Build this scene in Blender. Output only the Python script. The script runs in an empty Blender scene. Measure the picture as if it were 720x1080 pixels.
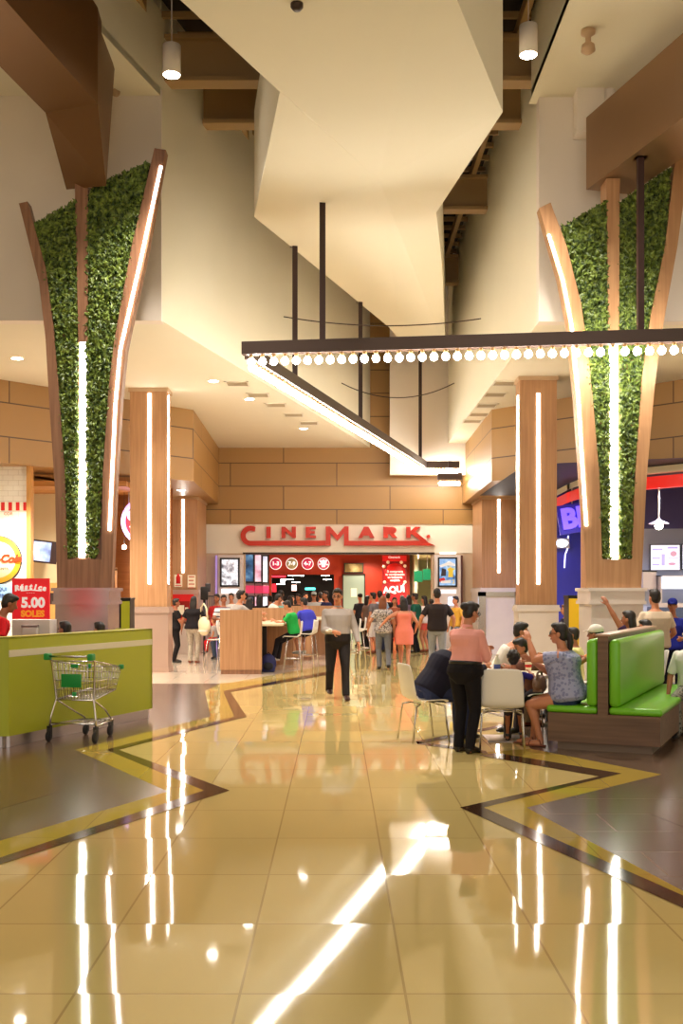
import bpy, bmesh, math, random
from math import sin, cos, pi, radians, sqrt
from mathutils import Vector, Matrix, Euler
random.seed(7)
SC = bpy.context.scene
COL = SC.collection
F = 1120.0; CX = 355.0; HZ = 625.0; EYE = 1.7

# ---- measurements: photograph pixel at a known depth -> point in the hall
def P(px, py, Y): return Vector(((px-CX)*Y/F, Y, EYE+(HZ-py)*Y/F))
def G(px, py, z=0.0):
    Y = F*(EYE-z)/(py-HZ); return Vector(((px-CX)*Y/F, Y, z))
def PZ(px, py, Z):
    Y = (Z-EYE)*F/(HZ-py); return Vector(((px-CX)*Y/F, Y, Z))
def lin(c):
    def f(u):
        u /= 255.0
        return u/12.92 if u <= 0.04045 else ((u+0.055)/1.055)**2.4
    return (f(c[0]), f(c[1]), f(c[2]), 1.0)

# ---- materials
MATS = {}
def mat(name, rgb=(200,200,200), rough=0.5, metal=0.0, emit=0.0, ecol=None, spec=0.5, var=0.0, vscale=8.0, bump=0.0, coat=0.0):
    if name in MATS: return MATS[name]
    m = bpy.data.materials.new(name); m.use_nodes = True
    nt = m.node_tree; b = nt.nodes['Principled BSDF']
    c = lin(rgb)
    b.inputs['Base Color'].default_value = c
    b.inputs['Roughness'].default_value = rough
    b.inputs['Metallic'].default_value = metal
    b.inputs['Specular IOR Level'].default_value = spec
    if coat: b.inputs['Coat Weight'].default_value = coat; b.inputs['Coat Roughness'].default_value = 0.1
    if emit:
        b.inputs['Emission Color'].default_value = lin(ecol or rgb); b.inputs['Emission Strength'].default_value = emit
    if var or bump:
        tc = nt.nodes.new('ShaderNodeTexCoord'); nz = nt.nodes.new('ShaderNodeTexNoise')
        nz.inputs['Scale'].default_value = vscale; nz.inputs['Detail'].default_value = 5
        nt.links.new(tc.outputs['Object'], nz.inputs['Vector'])
        if var:
            mx = nt.nodes.new('ShaderNodeMix'); mx.data_type = 'RGBA'
            mx.inputs[6].default_value = tuple(max(0,v*(1-var)) for v in c[:3])+(1,)
            mx.inputs[7].default_value = tuple(min(1,v*(1+var)) for v in c[:3])+(1,)
            nt.links.new(nz.outputs['Fac'], mx.inputs[0]); nt.links.new(mx.outputs[2], b.inputs['Base Color'])
        if bump:
            bp = nt.nodes.new('ShaderNodeBump'); bp.inputs['Strength'].default_value = bump; bp.inputs['Distance'].default_value = 0.01
            nt.links.new(nz.outputs['Fac'], bp.inputs['Height']); nt.links.new(bp.outputs['Normal'], b.inputs['Normal'])
    MATS[name] = m; return m

def wood(name, c1, c2, axis='Z', scale=1.0, rough=0.4):
    if name in MATS: return MATS[name]
    m = bpy.data.materials.new(name); m.use_nodes = True
    nt = m.node_tree; b = nt.nodes['Principled BSDF']; b.inputs['Roughness'].default_value = rough
    tc = nt.nodes.new('ShaderNodeTexCoord'); mp = nt.nodes.new('ShaderNodeMapping')
    s = {'Z':(22,22,.9),'X':(.9,22,22),'Y':(22,.9,22)}[axis]
    mp.inputs['Scale'].default_value = tuple(v*scale for v in s)
    nz = nt.nodes.new('ShaderNodeTexNoise'); nz.inputs['Scale'].default_value = 1.0; nz.inputs['Detail'].default_value = 6
    cr = nt.nodes.new('ShaderNodeValToRGB')
    cr.color_ramp.elements[0].position = .3; cr.color_ramp.elements[0].color = lin(c1)
    cr.color_ramp.elements[1].position = .7; cr.color_ramp.elements[1].color = lin(c2)
    nt.links.new(tc.outputs['Object'], mp.inputs['Vector']); nt.links.new(mp.outputs['Vector'], nz.inputs['Vector'])
    nt.links.new(nz.outputs['Fac'], cr.inputs['Fac']); nt.links.new(cr.outputs['Color'], b.inputs['Base Color'])
    MATS[name] = m; return m

def panels(name, rgb, joint, w, h, rough=0.45, mortar=0.012, metal=0.0, var=0.05, offset=0.5, sc=True, spec=0.5, bump=0.0, tilt=0.0):
    """panelled / tiled surface, laid out in metres on the mesh's own UVs"""
    if name in MATS: return MATS[name]
    m = bpy.data.materials.new(name); m.use_nodes = True
    nt = m.node_tree; b = nt.nodes['Principled BSDF']; b.inputs['Roughness'].default_value = rough
    b.inputs['Metallic'].default_value = metal; b.inputs['Specular IOR Level'].default_value = spec
    uv = nt.nodes.new('ShaderNodeUVMap'); br = nt.nodes.new('ShaderNodeTexBrick')
    br.inputs['Scale'].default_value = 1.0; br.offset = offset; br.squash = 1.0
    br.inputs['Brick Width'].default_value = w; br.inputs['Row Height'].default_value = h
    br.inputs['Mortar Size'].default_value = mortar; br.inputs['Mortar Smooth'].default_value = 0.1
    c = lin(rgb)
    br.inputs['Color1'].default_value = tuple(v*(1-var) for v in c[:3])+(1,)
    br.inputs['Color2'].default_value = tuple(min(1,v*(1+var)) for v in c[:3])+(1,)
    br.inputs['Mortar'].default_value = lin(joint)
    nt.links.new(uv.outputs['UV'], br.inputs['Vector']); nt.links.new(br.outputs['Color'], b.inputs['Base Color'])
    if bump:
        tc = nt.nodes.new('ShaderNodeTexCoord'); nz = nt.nodes.new('ShaderNodeTexNoise'); nz.inputs['Scale'].default_value = 1.6
        nz.inputs['Detail'].default_value = 2
        bp = nt.nodes.new('ShaderNodeBump'); bp.inputs['Strength'].default_value = bump; bp.inputs['Distance'].default_value = 0.01
        nt.links.new(tc.outputs['Object'], nz.inputs['Vector']); nt.links.new(nz.outputs['Fac'], bp.inputs['Height']); nt.links.new(bp.outputs['Normal'], b.inputs['Normal'])
    if tilt:      # every tile lies a hair out of level, as laid floors do
        sn=nt.nodes.new('ShaderNodeVectorMath'); sn.operation='SNAP'; sn.inputs[1].default_value=(w,h,1)
        wn=nt.nodes.new('ShaderNodeTexWhiteNoise'); wn.noise_dimensions='3D'
        sb=nt.nodes.new('ShaderNodeVectorMath'); sb.operation='SUBTRACT'; sb.inputs[1].default_value=(.5,.5,.5)
        sl=nt.nodes.new('ShaderNodeVectorMath'); sl.operation='MULTIPLY'; sl.inputs[1].default_value=(tilt,tilt,0)
        ge=nt.nodes.new('ShaderNodeNewGeometry'); ad=nt.nodes.new('ShaderNodeVectorMath'); ad.operation='ADD'
        nn=nt.nodes.new('ShaderNodeVectorMath'); nn.operation='NORMALIZE'
        nt.links.new(uv.outputs['UV'],sn.inputs[0]); nt.links.new(sn.outputs[0],wn.inputs['Vector']); nt.links.new(wn.outputs['Color'],sb.inputs[0])
        nt.links.new(sb.outputs[0],sl.inputs[0]); nt.links.new(ge.outputs['Normal'],ad.inputs[0]); nt.links.new(sl.outputs[0],ad.inputs[1]); nt.links.new(ad.outputs[0],nn.inputs[0])
        if bump: nt.links.new(nn.outputs[0],bp.inputs['Normal'])
        else: nt.links.new(nn.outputs[0],b.inputs['Normal'])
    MATS[name] = m; return m

# ---- mesh builder
class MB:
    def __init__(s): s.v=[]; s.f=[]; s.mi=[]; s.uv={}; s.sm=[]; s.cur=0
    def add(s, vs, fs, smooth=False, uvs=None):
        o=len(s.v); s.v += [Vector(v) for v in vs]
        for k,f in enumerate(fs):
            if uvs: s.uv[len(s.f)] = uvs[k]
            s.f.append([i+o for i in f]); s.mi.append(s.cur); s.sm.append(smooth)
        return s
    def box(s, x0,x1,y0,y1,z0,z1, M=None):
        vs=[Vector(p) for p in ((x0,y0,z0),(x1,y0,z0),(x1,y1,z0),(x0,y1,z0),(x0,y0,z1),(x1,y0,z1),(x1,y1,z1),(x0,y1,z1))]
        if M: vs=[M@v for v in vs]
        return s.add(vs, [(0,3,2,1),(4,5,6,7),(0,1,5,4),(1,2,6,5),(2,3,7,6),(3,0,4,7)])
    def rbox(s, x0,x1,y0,y1,z0,z1, r=.02, M=None, seg=3):
        """box with rounded vertical edges and softened top and bottom"""
        def ring(ins, z):
            out=[]
            rr=max(r-ins,.001)
            for cx,cy,a0 in ((x1-r,y1-r,0),(x0+r,y1-r,90),(x0+r,y0+r,180),(x1-r,y0+r,270)):
                for k in range(seg+1):
                    a=radians(a0+90*k/seg); out.append(Vector((cx+rr*cos(a),cy+rr*sin(a),z)))
            return out
        prof=[(r,z0),(r*.3,z0+r*.3),(0,z0+r),(0,z1-r),(r*.3,z1-r*.3),(r,z1)]
        rings=[ring(i,z) for i,z in prof]; n=len(rings[0]); vs=[v for R in rings for v in R]
        if M: vs=[M@v for v in vs]
        fs=[]
        for j in range(len(rings)-1):
            for i in range(n): fs.append((j*n+i,j*n+(i+1)%n,(j+1)*n+(i+1)%n,(j+1)*n+i))
        fs.append(tuple(range(n-1,-1,-1))); fs.append(tuple(range((len(rings)-1)*n,len(rings)*n)))
        return s.add(vs,fs,True)
    def poly(s, pts, uv=True):
        pts=[Vector(p) for p in pts]; uvs=None
        if uv:
            n=(pts[1]-pts[0]).cross(pts[2]-pts[0]).normalized()
            if abs(n.z)>.9: uvs=[[(p.x,p.y) for p in pts]]
            else:
                t=Vector((0,0,1)).cross(n).normalized(); uvs=[[(p.dot(t),p.z) for p in pts]]
        return s.add(pts,[tuple(range(len(pts)))],False,uvs)
    def prism(s, pts, d):
        """polygon extruded by vector d"""
        pts=[Vector(p) for p in pts]; d=Vector(d); n=len(pts)
        vs=pts+[p+d for p in pts]
        fs=[tuple(range(n)),tuple(range(2*n-1,n-1,-1))]+[(i,i+n,(i+1)%n+n,(i+1)%n) for i in range(n)]
        return s.add(vs,fs)
    def tube(s, pts, r, n=8, caps=True, smooth=True):
        pts=[Vector(p) for p in pts]; R = r if isinstance(r,(list,tuple)) else [r]*len(pts)
        vs=[]; fs=[]; up=None
        for i,p in enumerate(pts):
            if i==0: t=pts[1]-p
            elif i==len(pts)-1: t=p-pts[i-1]
            else: t=(pts[i+1]-p).normalized()+(p-pts[i-1]).normalized()
            t.normalize()
            if up is None:
                up = Vector((0,0,1)) if abs(t.z)<.9 else Vector((1,0,0))
            a=(up-t*up.dot(t))
            if a.length<1e-4: a=t.orthogonal()
            a.normalize(); b=t.cross(a); up=a
            rx,ry = R[i] if isinstance(R[i],(list,tuple)) else (R[i],R[i])
            for k in range(n):
                an=2*pi*k/n; vs.append(p+a*cos(an)*rx+b*sin(an)*ry)
        for i in range(len(pts)-1):
            for k in range(n): fs.append((i*n+k,i*n+(k+1)%n,(i+1)*n+(k+1)%n,(i+1)*n+k))
        if caps: fs += [tuple(range(n-1,-1,-1)), tuple(range((len(pts)-1)*n,len(pts)*n))]
        return s.add(vs,fs,smooth)
    def ell(s, c, r, M=None, nu=14, nv=9):
        c=Vector(c); r=(r,r,r) if not isinstance(r,(tuple,list)) else r
        vs=[Vector((0,0,-r[2]))]
        for j in range(1,nv):
            ph=-pi/2+pi*j/nv
            for i in range(nu):
                th=2*pi*i/nu; vs.append(Vector((r[0]*cos(ph)*cos(th),r[1]*cos(ph)*sin(th),r[2]*sin(ph))))
        vs.append(Vector((0,0,r[2])))
        vs=[(M@v if M else v)+c for v in vs]
        fs=[(0,1+(i+1)%nu,1+i) for i in range(nu)]
        for j in range(nv-2):
            for i in range(nu): fs.append((1+j*nu+i,1+j*nu+(i+1)%nu,1+(j+1)*nu+(i+1)%nu,1+(j+1)*nu+i))
        l=len(vs)-1; b=1+(nv-2)*nu
        fs += [(l,b+i,b+(i+1)%nu) for i in range(nu)]
        return s.add(vs,fs,True)
    def lathe(s, prof, c=(0,0,0), n=24, M=None):
        vs=[]; fs=[]; c=Vector(c)
        for r,z in prof:
            for k in range(n):
                a=2*pi*k/n; v=Vector((r*cos(a),r*sin(a),z)); vs.append((M@v if M else v)+c)
        m=len(prof)
        for j in range(m-1):
            for k in range(n): fs.append((j*n+k,j*n+(k+1)%n,(j+1)*n+(k+1)%n,(j+1)*n+k))
        if prof[0][0]>1e-5: fs.append(tuple(range(n-1,-1,-1)))
        if prof[-1][0]>1e-5: fs.append(tuple(range((m-1)*n,m*n)))
        return s.add(vs,fs,True)
    def disc(s, c, r, nrm, depth, n=32):
        q=Vector(nrm).to_track_quat('Z','Y').to_matrix()
        return s.lathe([(r,0),(r,depth)],c,n,q)
    def mesh(s, name):
        me=bpy.data.meshes.new(name); me.from_pydata([tuple(v) for v in s.v],[],s.f)
        for p,mi,sm in zip(me.polygons,s.mi,s.sm): p.material_index=mi; p.use_smooth=sm
        if s.uv:
            ul=me.uv_layers.new(name='UVMap')
            for fi,co in s.uv.items():
                for li,c in zip(me.polygons[fi].loop_indices,co): ul.data[li].uv=c
        me.update(); return me
    def build(s, name, mats, parent=None, loc=None, fix=True):
        me=s.mesh(name)
        if fix:
            bm=bmesh.new(); bm.from_mesh(me); bmesh.ops.recalc_face_normals(bm, faces=bm.faces); bm.to_mesh(me); bm.free()
        for m in (mats if isinstance(mats,(list,tuple)) else [mats]): me.materials.append(m)
        if any(s.sm) and not all(s.sm): pass
        o=bpy.data.objects.new(name,me); COL.objects.link(o)
        if parent:
            o.parent=parent
        if loc: o.location=loc
        return o

def mobj(name, mb, m, parent=None): 
    """mesh given in world coordinates, parented under a thing standing at the thing's own base"""
    if parent is not None and parent.parent is None and parent.get('_w'):
        L = Matrix.LocRotScale(parent.location, parent.rotation_euler, None).inverted()
        mb.v = [L@v for v in mb.v]
    return mb.build(name, m, parent)
def tag(o, label, cat, group=None, kind=None):
    o['label']=label; o['category']=cat
    if group: o['group']=group
    if kind: o['kind']=kind
    return o
def thing(name, label, cat, loc=(0,0,0), rz=0.0, group=None):
    o=bpy.data.objects.new(name,None); o.empty_display_size=.1; COL.objects.link(o)
    o.location=loc; o.rotation_euler=(0,0,rz); tag(o,label,cat,group); o['_w']=1
    return o
def struct(name, mb, m, label=None):
    o=mb.build(name,m); o['kind']='structure'
    return o
def copy_tree(o, parent=None):
    c=o.copy(); COL.objects.link(c)
    if parent: c.parent=parent
    for ch in list(o.children): copy_tree(ch,c)
    return c
def text_mb(txt, size, M, mb=None, extrude=.004, align='CENTER', shear=0.0, spacing=1.0, bold=0.0):
    cu=bpy.data.curves.new('t','FONT'); cu.body=txt; cu.size=size; cu.align_x=align; cu.align_y='CENTER'
    cu.extrude=extrude; cu.shear=shear; cu.space_character=spacing; cu.offset=bold; cu.resolution_u=3
    o=bpy.data.objects.new('t',cu); COL.objects.link(o); bpy.context.view_layer.update()
    me=bpy.data.meshes.new_from_object(o.evaluated_get(bpy.context.evaluated_depsgraph_get()))
    bpy.data.objects.remove(o); bpy.data.curves.remove(cu)
    mb = mb or MB()
    mb.add([M@v.co for v in me.vertices],[tuple(p.vertices) for p in me.polygons])
    bpy.data.meshes.remove(me); return mb
def facing(loc, yaw=0.0, tilt=0.0):
    """text / flat panel frame standing upright, facing the viewer's side (-Y), turned by yaw about Z"""
    return Matrix.Translation(Vector(loc)) @ Matrix.Rotation(yaw,4,'Z') @ Matrix.Rotation(pi/2,4,'X') @ Matrix.Rotation(tilt,4,'Z')

# palette
WHITE   = mat('white_plaster',(232,224,206),.75,var=.03,vscale=1.2)
WHITE2  = mat('pale_plaster',(238,226,214),.75,var=.03,vscale=1.2)
CREAM   = mat('cream_plaster',(236,228,206),.75,var=.03,vscale=1.0)
CHROME  = mat('chrome',(205,200,196),.18,1.0)
STEEL   = mat('brushed_steel',(196,184,182),.32,.9)
BLACK   = mat('black_plastic',(22,20,20),.4)
DARKMET = mat('dark_bronze_metal',(62,44,36),.45,.2)
LED     = mat('led_tube',(255,250,242),.4,emit=5.0,ecol=(255,249,238))
BULB    = mat('bulb_glass',(255,250,240),.3,emit=18.0,ecol=(255,249,234))
LAMP    = mat('lamp_glow',(255,250,240),.3,emit=14.0,ecol=(255,244,228))
WOODL   = wood('light_oak_laminate',(170,122,84),(194,148,106),'Z')
WOODT   = wood('walnut_laminate',(122,82,58),(160,114,84),'Z')
WOODX   = wood('grey_brown_laminate',(88,64,50),(124,92,72),'X')
BRONZE  = mat('bronze_panel',(132,92,48),.38,.35)
LIME    = mat('lime_laminate',(172,176,32),.42)
LEATHER = mat('lime_vinyl',(112,186,34),.3,bump=.05,vscale=30)
RED     = mat('red_paint',(214,26,28),.45)
# =================================================== camera
cam=bpy.data.cameras.new('camera'); co=bpy.data.objects.new('camera',cam); COL.objects.link(co)
co.location=(0,0,EYE); co.rotation_euler=(pi/2,0,0)
cam.sensor_fit='VERTICAL'; cam.sensor_height=36; cam.sensor_width=24; cam.lens=36*F/1080
cam.shift_x=(360-CX)/1080; cam.shift_y=(HZ-540)/1080; cam.clip_end=200
SC.camera=co
SC.view_settings.view_transform='Standard'; SC.view_settings.look='None'; SC.view_settings.gamma=1.0
SC.view_settings.use_curve_mapping=False; SC.view_settings.exposure=1.85

# =================================================== floor
TILE   = panels('polished_cream_tile',(208,184,120),(178,152,98),.70,.95,rough=.045,mortar=.006,var=.03,offset=0,spec=.75,bump=.03,tilt=.015)
YELL   = panels('polished_yellow_tile',(184,156,66),(160,132,60),.70,.95,rough=.06,mortar=.005,var=.03,offset=0,spec=.6,bump=.03,tilt=.015)
STRIPE = mat('dark_brown_stone_strip',(62,40,24),.10,spec=.6,var=.15,vscale=5)
TAUPE  = panels('taupe_stone_tile',(98,76,62),(132,110,92),1.2,.6,rough=.22,mortar=.006,var=.06,offset=.3,spec=.5,bump=.03)
BROWNP = panels('brown_stone_tile',(100,66,44),(124,92,66),1.2,.6,rough=.22,mortar=.006,var=.05,offset=.3)
PALE   = panels('pale_stone_tile',(222,202,180),(190,170,150),.70,.70,rough=.10,mortar=.005,var=.03,offset=0,spec=.6)
fl=MB()
fl.cur=0; fl.poly([(-14,-14,0),(14,-14,0),(14,46,0),(-14,46,0)])
def gp(lst,z): return [Vector((G(x,y).x,G(x,y).y,z)) for x,y in lst]
# pale field behind, around the columns and the bar tables (left) and tables (right)
fl.cur=5
fl.poly([(-14,19.6,.0012),(G(232,722).x,19.6,.0012),G(350,700.5)+Vector((0,0,.0012)),G(352,690)+Vector((0,0,.0012)),(-.6,32,.0012),(-14,32,.0012)])
# yellow borders
fl.cur=1
yl=[(0,887),(177,835),(79,791),(222,756),(216,729),(232,721),(350,699.5)]
st_in_l=[(0,912),(242,834),(125,791),(260,756),(243,730),(350,711)]
far_l=(-30.0)
L0=gp([(-420,1000)],0)[0]
def band(outer,inner,z):
    fl.poly([Vector((p.x,p.y,z)) for p in outer]+[Vector((p.x,p.y,z)) for p in reversed(inner)])
def strip(a,b,z):
    for i in range(len(a)-1):
        fl.poly([Vector((a[i].x,a[i].y,z)),Vector((a[i+1].x,a[i+1].y,z)),Vector((b[i+1].x,b[i+1].y,z)),Vector((b[i].x,b[i].y,z))])
def ext(pts,k=3.0):     # carry the first leg of a zigzag on past the frame
    d=(pts[0]-pts[1]).normalized(); return [pts[0]+d*k]+pts
yo=ext(gp(yl,0)); yi=ext(gp(st_in_l+[(352,705)],0))
strip(yo[:7],yi[:7],.0024)
so=ext(gp([(0,905),(215,834),(112,791),(247,756),(235,729),(350,707.5)],0)); si=ext(gp(st_in_l,0))
# right zigzag
ryo=ext(gp([(720,940),(555,852),(697,817),(560,790)],0)); ryi=ext(gp([(720,958),(485,852),(632,819),(500,794)],0))
rso=ext(gp([(720,945),(510,852),(655,816),(525,794.5)],0)); rsi=ext(gp([(720,958),(485,852),(632,819),(505,797)],0))
strip(ryo,ryi,.0024)
fl.cur=2
strip(so,si,.0036); strip(rso,rsi,.0036)
# zigzag going on towards the cinema
zz=[G(515,795.5),G(440,785),G(556,762),G(438,734),G(500,722),G(405,697),G(450,690),G(395,680)]
for i in range(len(zz)-1):
    a,b=zz[i],zz[i+1]; w=Vector((0,.22,0)); fl.poly([Vector((p.x,p.y,.0036)) for p in (a,b,b+w,a+w)])
# taupe fields beside the zigzags
fl.cur=3
tp=yo[:5]+[G(232,721)]
tp=[tp[0]]+tp[1:]
fl.poly([Vector((p.x,p.y,.0018)) for p in tp+[Vector((-14,19.55,0)),Vector((-14,tp[0].y,0))]])
rt=ryo
fl.poly([Vector((p.x,p.y,.0018)) for p in rt+[Vector((2.6,20,0)),Vector((14,20,0)),Vector((14,rt[0].y,0))]])
fl.cur=4
fl.poly([Vector((p.x,p.y,.003)) for p in gp([(-60,806),(35,793),(64,835),(-40,865)],0)])
fl.poly([Vector((p.x,p.y,.003)) for p in gp([(683,858),(760,838),(800,868),(740,880)],0)])
fl.uv={k:[(u+.41,v+.25) for u,v in q] for k,q in fl.uv.items()}
FLOOR=struct('floor',fl,[TILE,YELL,STRIPE,TAUPE,BROWNP,PALE])

# =================================================== walls, soffits, roof
BRZ=panels('ochre_cladding_panel',(166,124,68),(84,58,30),3.2,.70,rough=.42,mortar=.014,var=.05)
def quad_wall(name,pts,m): return struct(name,MB().poly(pts),m)
SZ=6.06                       # soffit height
SOFT=0.25
sl0=PZ(170,338,SZ); sl1=Vector((1.0,31.9,SZ)); 
sr0=Vector((3.25,17.05,SZ)); sr1=Vector((3.25,31.0,SZ)); TOP=11.0; UP=9.64
# left and right soffits (ceilings over the side aisles)
def slab(name,pts,m,h): return struct(name,MB().prism(pts,(0,0,h)),m)
slab('ceiling_left',[(-9,17.0,SZ),(sl0.x,17.0,SZ),(sl1.x,sl1.y,SZ),(sl1.x,32.3,SZ),(-9,32.3,SZ)],CREAM,.25)
slab('ceiling_right',[(9,17.05,SZ),sr0,sr1,(9,31.0,SZ)],CREAM,.25)
# walls that stand on the soffit edges up to the roof
w=MB(); w.prism([(sl0.x,17.0,SZ+.25),(sl1.x,31.9,SZ+.25),(sl1.x-.3,31.9,SZ+.25),(sl0.x-.3,17.0,SZ+.25)],(0,0,TOP-SZ)); struct('wall_left_upper',w,CREAM)
w=MB(); w.prism([(sr0.x,17.05,SZ+.25),(sr1.x,31.0,SZ+.25),(sr1.x+.3,31.0,SZ+.25),(sr0.x+.3,17.05,SZ+.25)],(0,0,TOP-SZ)); struct('wall_right_upper',w,CREAM)
# end walls over the soffit fronts
w=MB(); w.box(-9,sl0.x+.01,16.97,17.2,SZ-.015,UP+.1); struct('wall_front_left',w,WHITE2)
w=MB(); w.box(sr0.x-.01,9,17.02,17.25,SZ-.015,UP+.1); struct('wall_front_right',w,WHITE2)
# higher ceilings nearer the viewer with fascia walls up to the roof
lx=[Vector((sl0.x,17.0,UP)),Vector((-3.35,15.0,UP)),Vector((-4.2,11.6,UP)),Vector((-4.2,4,UP))]
w=MB(); w.prism([(-9,17.2,UP)]+[tuple(lx[0]+Vector((0,.2,0)))]+[tuple(p) for p in lx]+[(-9,4,UP)],(0,0,.12)); struct('ceiling_front_left',w,CREAM)
w=MB()
for a,b in zip(lx,lx[1:]): w.prism([a+Vector((0,0,.02)),b+Vector((0,0,.02)),b+Vector((-.15,0,.02)),a+Vector((-.15,0,.02))],(0,0,TOP-UP))
struct('wall_left_fascia',w,CREAM)
rx=[Vector((3.12,17.05,UP)),Vector((3.12,4,UP))]
w=MB(); w.prism([(9,17.25,UP),(3.12,17.25,UP),(3.12,4,UP),(9,4,UP)],(0,0,.12)); struct('ceiling_front_right',w,CREAM)
w=MB(); w.box(3.12,3.27,4,17.05,UP+.02,TOP); struct('wall_right_fascia',w,CREAM)
Yc=32.0
def zc(py,Y=32.0): return EYE+(HZ-py)*Y/F
# far ochre wall above the cinema front
w=MB(); w.poly([(-9,31.96,zc(553)),(9,31.96,zc(553)),(9,31.96,TOP),(-9,31.96,TOP)]); struct('wall_far',w,BRZ)
# white drop panel in front of it
w=MB(); w.box(1.56,3.95,31.1,31.35,5.15,TOP); struct('wall_drop_panel',w,WHITE2)
# side ochre fascias above the shops
FZ0,FZ1=4.36,SZ
def fascia(name,pts,s):
    w=MB()
    for a,b in zip(pts,pts[1:]):
        w.poly([(a[0],a[1],FZ0),(b[0],b[1],FZ0),(b[0],b[1],FZ1),(a[0],a[1],FZ1)])
    p=[(x,y,FZ0) for x,y in pts]+[(s*9,pts[-1][1],FZ0)]+[(s*9,pts[0][1],FZ0)]
    w.poly(p,False)
    return struct(name,w,BRZ)
fascia('wall_left_shopfront_fascia',[(-9.6,18.85),(-3.42,25.35),(-3.56,32.4)],-1)
fascia('wall_right_shopfront_fascia',[(9.6,19.0),(3.69,25.3),(3.78,32.4)],1)
# dark roof with purlins and beams
ROOF=mat('dark_roof_deck',(46,30,24),.8); BEAM=mat('beige_painted_steel',(170,138,94),.6)
w=MB(); w.poly([(-9,3,11.2),(9,3,11.2),(9,33,11.2),(-9,33,11.2)],False); struct('ceiling_roof',w,ROOF)
for i,(y,xa,xb) in enumerate(((8.5,-4.2,3.1),(12.6,-4.0,3.1),(17.25,-2.78,3.3),(18.8,-2.36,3.3),(23.0,-1.3,3.3),(28.4,.1,3.3))):
    t=MB(); t.box(xa,xb,y-.03,y+.03,10.0,10.66); t.box(xa,xb,y-.15,y+.15,9.95,10.02); t.box(xa,xb,y-.15,y+.15,10.64,10.7)
    o=t.build('roof_beam',BEAM)
    nm=['near the entrance end','second along the roof gap','third along, over the planted columns','fourth along, just behind another beam','fifth along, over the light bars','farthest, next to the drop panel'][i]
    tag(o,'beige steel cross beam under the dark roof, '+nm,'beam','steel beams under the roof')
pl=0
for x in (-3.0,-1.8,2.35,2.95):
    t=MB(); t.box(x-.05,x+.05,4,32,10.7,10.92); o=t.build('roof_joist',BEAM)
    tag(o,'long beige roof joist running along the hall, '+{-3.0:'beside the left wall',-1.8:'left of the white cloud panel',2.35:'right of the white cloud panel',2.95:'beside the right wall'}[x],'joist','long roof joists')
t=MB()
for k in range(46):
    y=4+k*.62; t.box(-5,3.3,y,y+.06,10.92,11.02)
o=t.build('trim_2',BEAM); o['kind']='structure'
# outer side walls, near hall shell behind the viewer
w=MB(); w.poly([(-9,-14,0),(-9,33,0),(-9,33,12),(-9,-14,12)],False); struct('wall_left',w,CREAM)
w=MB(); w.poly([(9,-14,0),(9,33,0),(9,33,12),(9,-14,12)],False); struct('wall_right',w,CREAM)

# =================================================== hanging white cloud ceiling
def CP(px,py):
    Y=4.976/((HZ-py)/F-.06); return Vector(((px-CX)*Y/F,Y,7.63+.06*(Y-15.9)))
cl=[CP(120,-65),CP(190,0),CP(295,97),CP(268,229),CP(308,261),CP(411,346),CP(424,362),CP(470,372),CP(466,281),CP(460,224),CP(530,118),CP(482,0),CP(455,-65)]
w=MB(); n=len(cl); cc=CP(400,180)-Vector((0,0,.14))
w.add(cl+[cc]+[p+Vector((0,0,1.7)) for p in cl],[((i+1)%n,i,n) for i in range(n)]+[(i,(i+1)%n,n+1+(i+1)%n,n+1+i) for i in range(n)]+[tuple(range(n+1,2*n+1))])   # shallow folds meet in the middle
cloud=struct('ceiling_cloud',w,mat('cloud_plaster',(238,230,208),.8,var=.02,vscale=.8))

# =================================================== cinema front
CW=mat('cinema_white_fascia',(240,230,214),.6); Yc=32.0
def zc(py,Y=Yc): return EYE+(HZ-py)*Y/F
def xc(px,Y=Yc): return (px-CX)*Y/F
w=MB(); w.box(-5.2,5.0,Yc,Yc+.3,zc(583.5),zc(552)); struct('wall_cinema_fascia',w,CW)
w=MB(); w.box(-5.2,xc(258),Yc+.02,Yc+.3,0,zc(583.5)); w.box(xc(455),5.0,Yc+.02,Yc+.3,0,zc(583.5)); struct('wall_cinema_front',w,mat('beige_cladding',(206,178,150),.5))
w=MB(); w.box(xc(256),xc(458),Yc-.02,Yc+.32,zc(584.6),zc(582.6)); struct('trim_3',w,DARKMET)
CR=mat('cinema_red_wall',(176,52,26),.5); Yb=37.0
w=MB(); w.box(-4.6,xc(286,Yb),Yb,Yb+.2,0,3.2); w.box(xc(286,Yb),xc(352,Yb),Yb,Yb+.2,zc(606,Yb),3.2); w.box(xc(352,Yb),xc(432,Yb),Yb,Yb+.2,0,3.2); struct('wall_cinema_red',w,CR)
w=MB(); w.poly([(-4.6,Yb+4,0),(2.6,Yb+4,0),(2.6,Yb+4,3.2),(-4.6,Yb+4,3.2)],False); struct('wall_cinema_back',w,mat('dark_lobby_wall',(38,30,30),.6))
w=MB(); w.poly([(-5.2,Yc+.3,3.06),(4.2,Yc+.3,3.06),(4.2,45,3.06),(-5.2,45,3.06)],False); struct('ceiling_lobby',w,mat('lobby_ceiling',(214,190,160),.7))
w=MB(); w.poly([(-4.7,Yc+.3,0),(-4.7,45,0),(-4.7,45,3.2),(-4.7,Yc+.3,3.2)],False); struct('wall_lobby_left',w,CR)
w=MB(); w.poly([(4.0,Yc+.3,0),(4.0,45,0),(4.0,45,3.2),(4.0,Yc+.3,3.2)],False); w.box(xc(437,36.0),xc(440,36.0),36,44,0,3.1); w.poly([(2.4,44.5,0),(4.2,44.5,0),(4.2,44.5,3.2),(2.4,44.5,3.2)],False)
struct('wall_lobby_right',w,mat('pale_corridor_wall',(196,196,168),.6))
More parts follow.
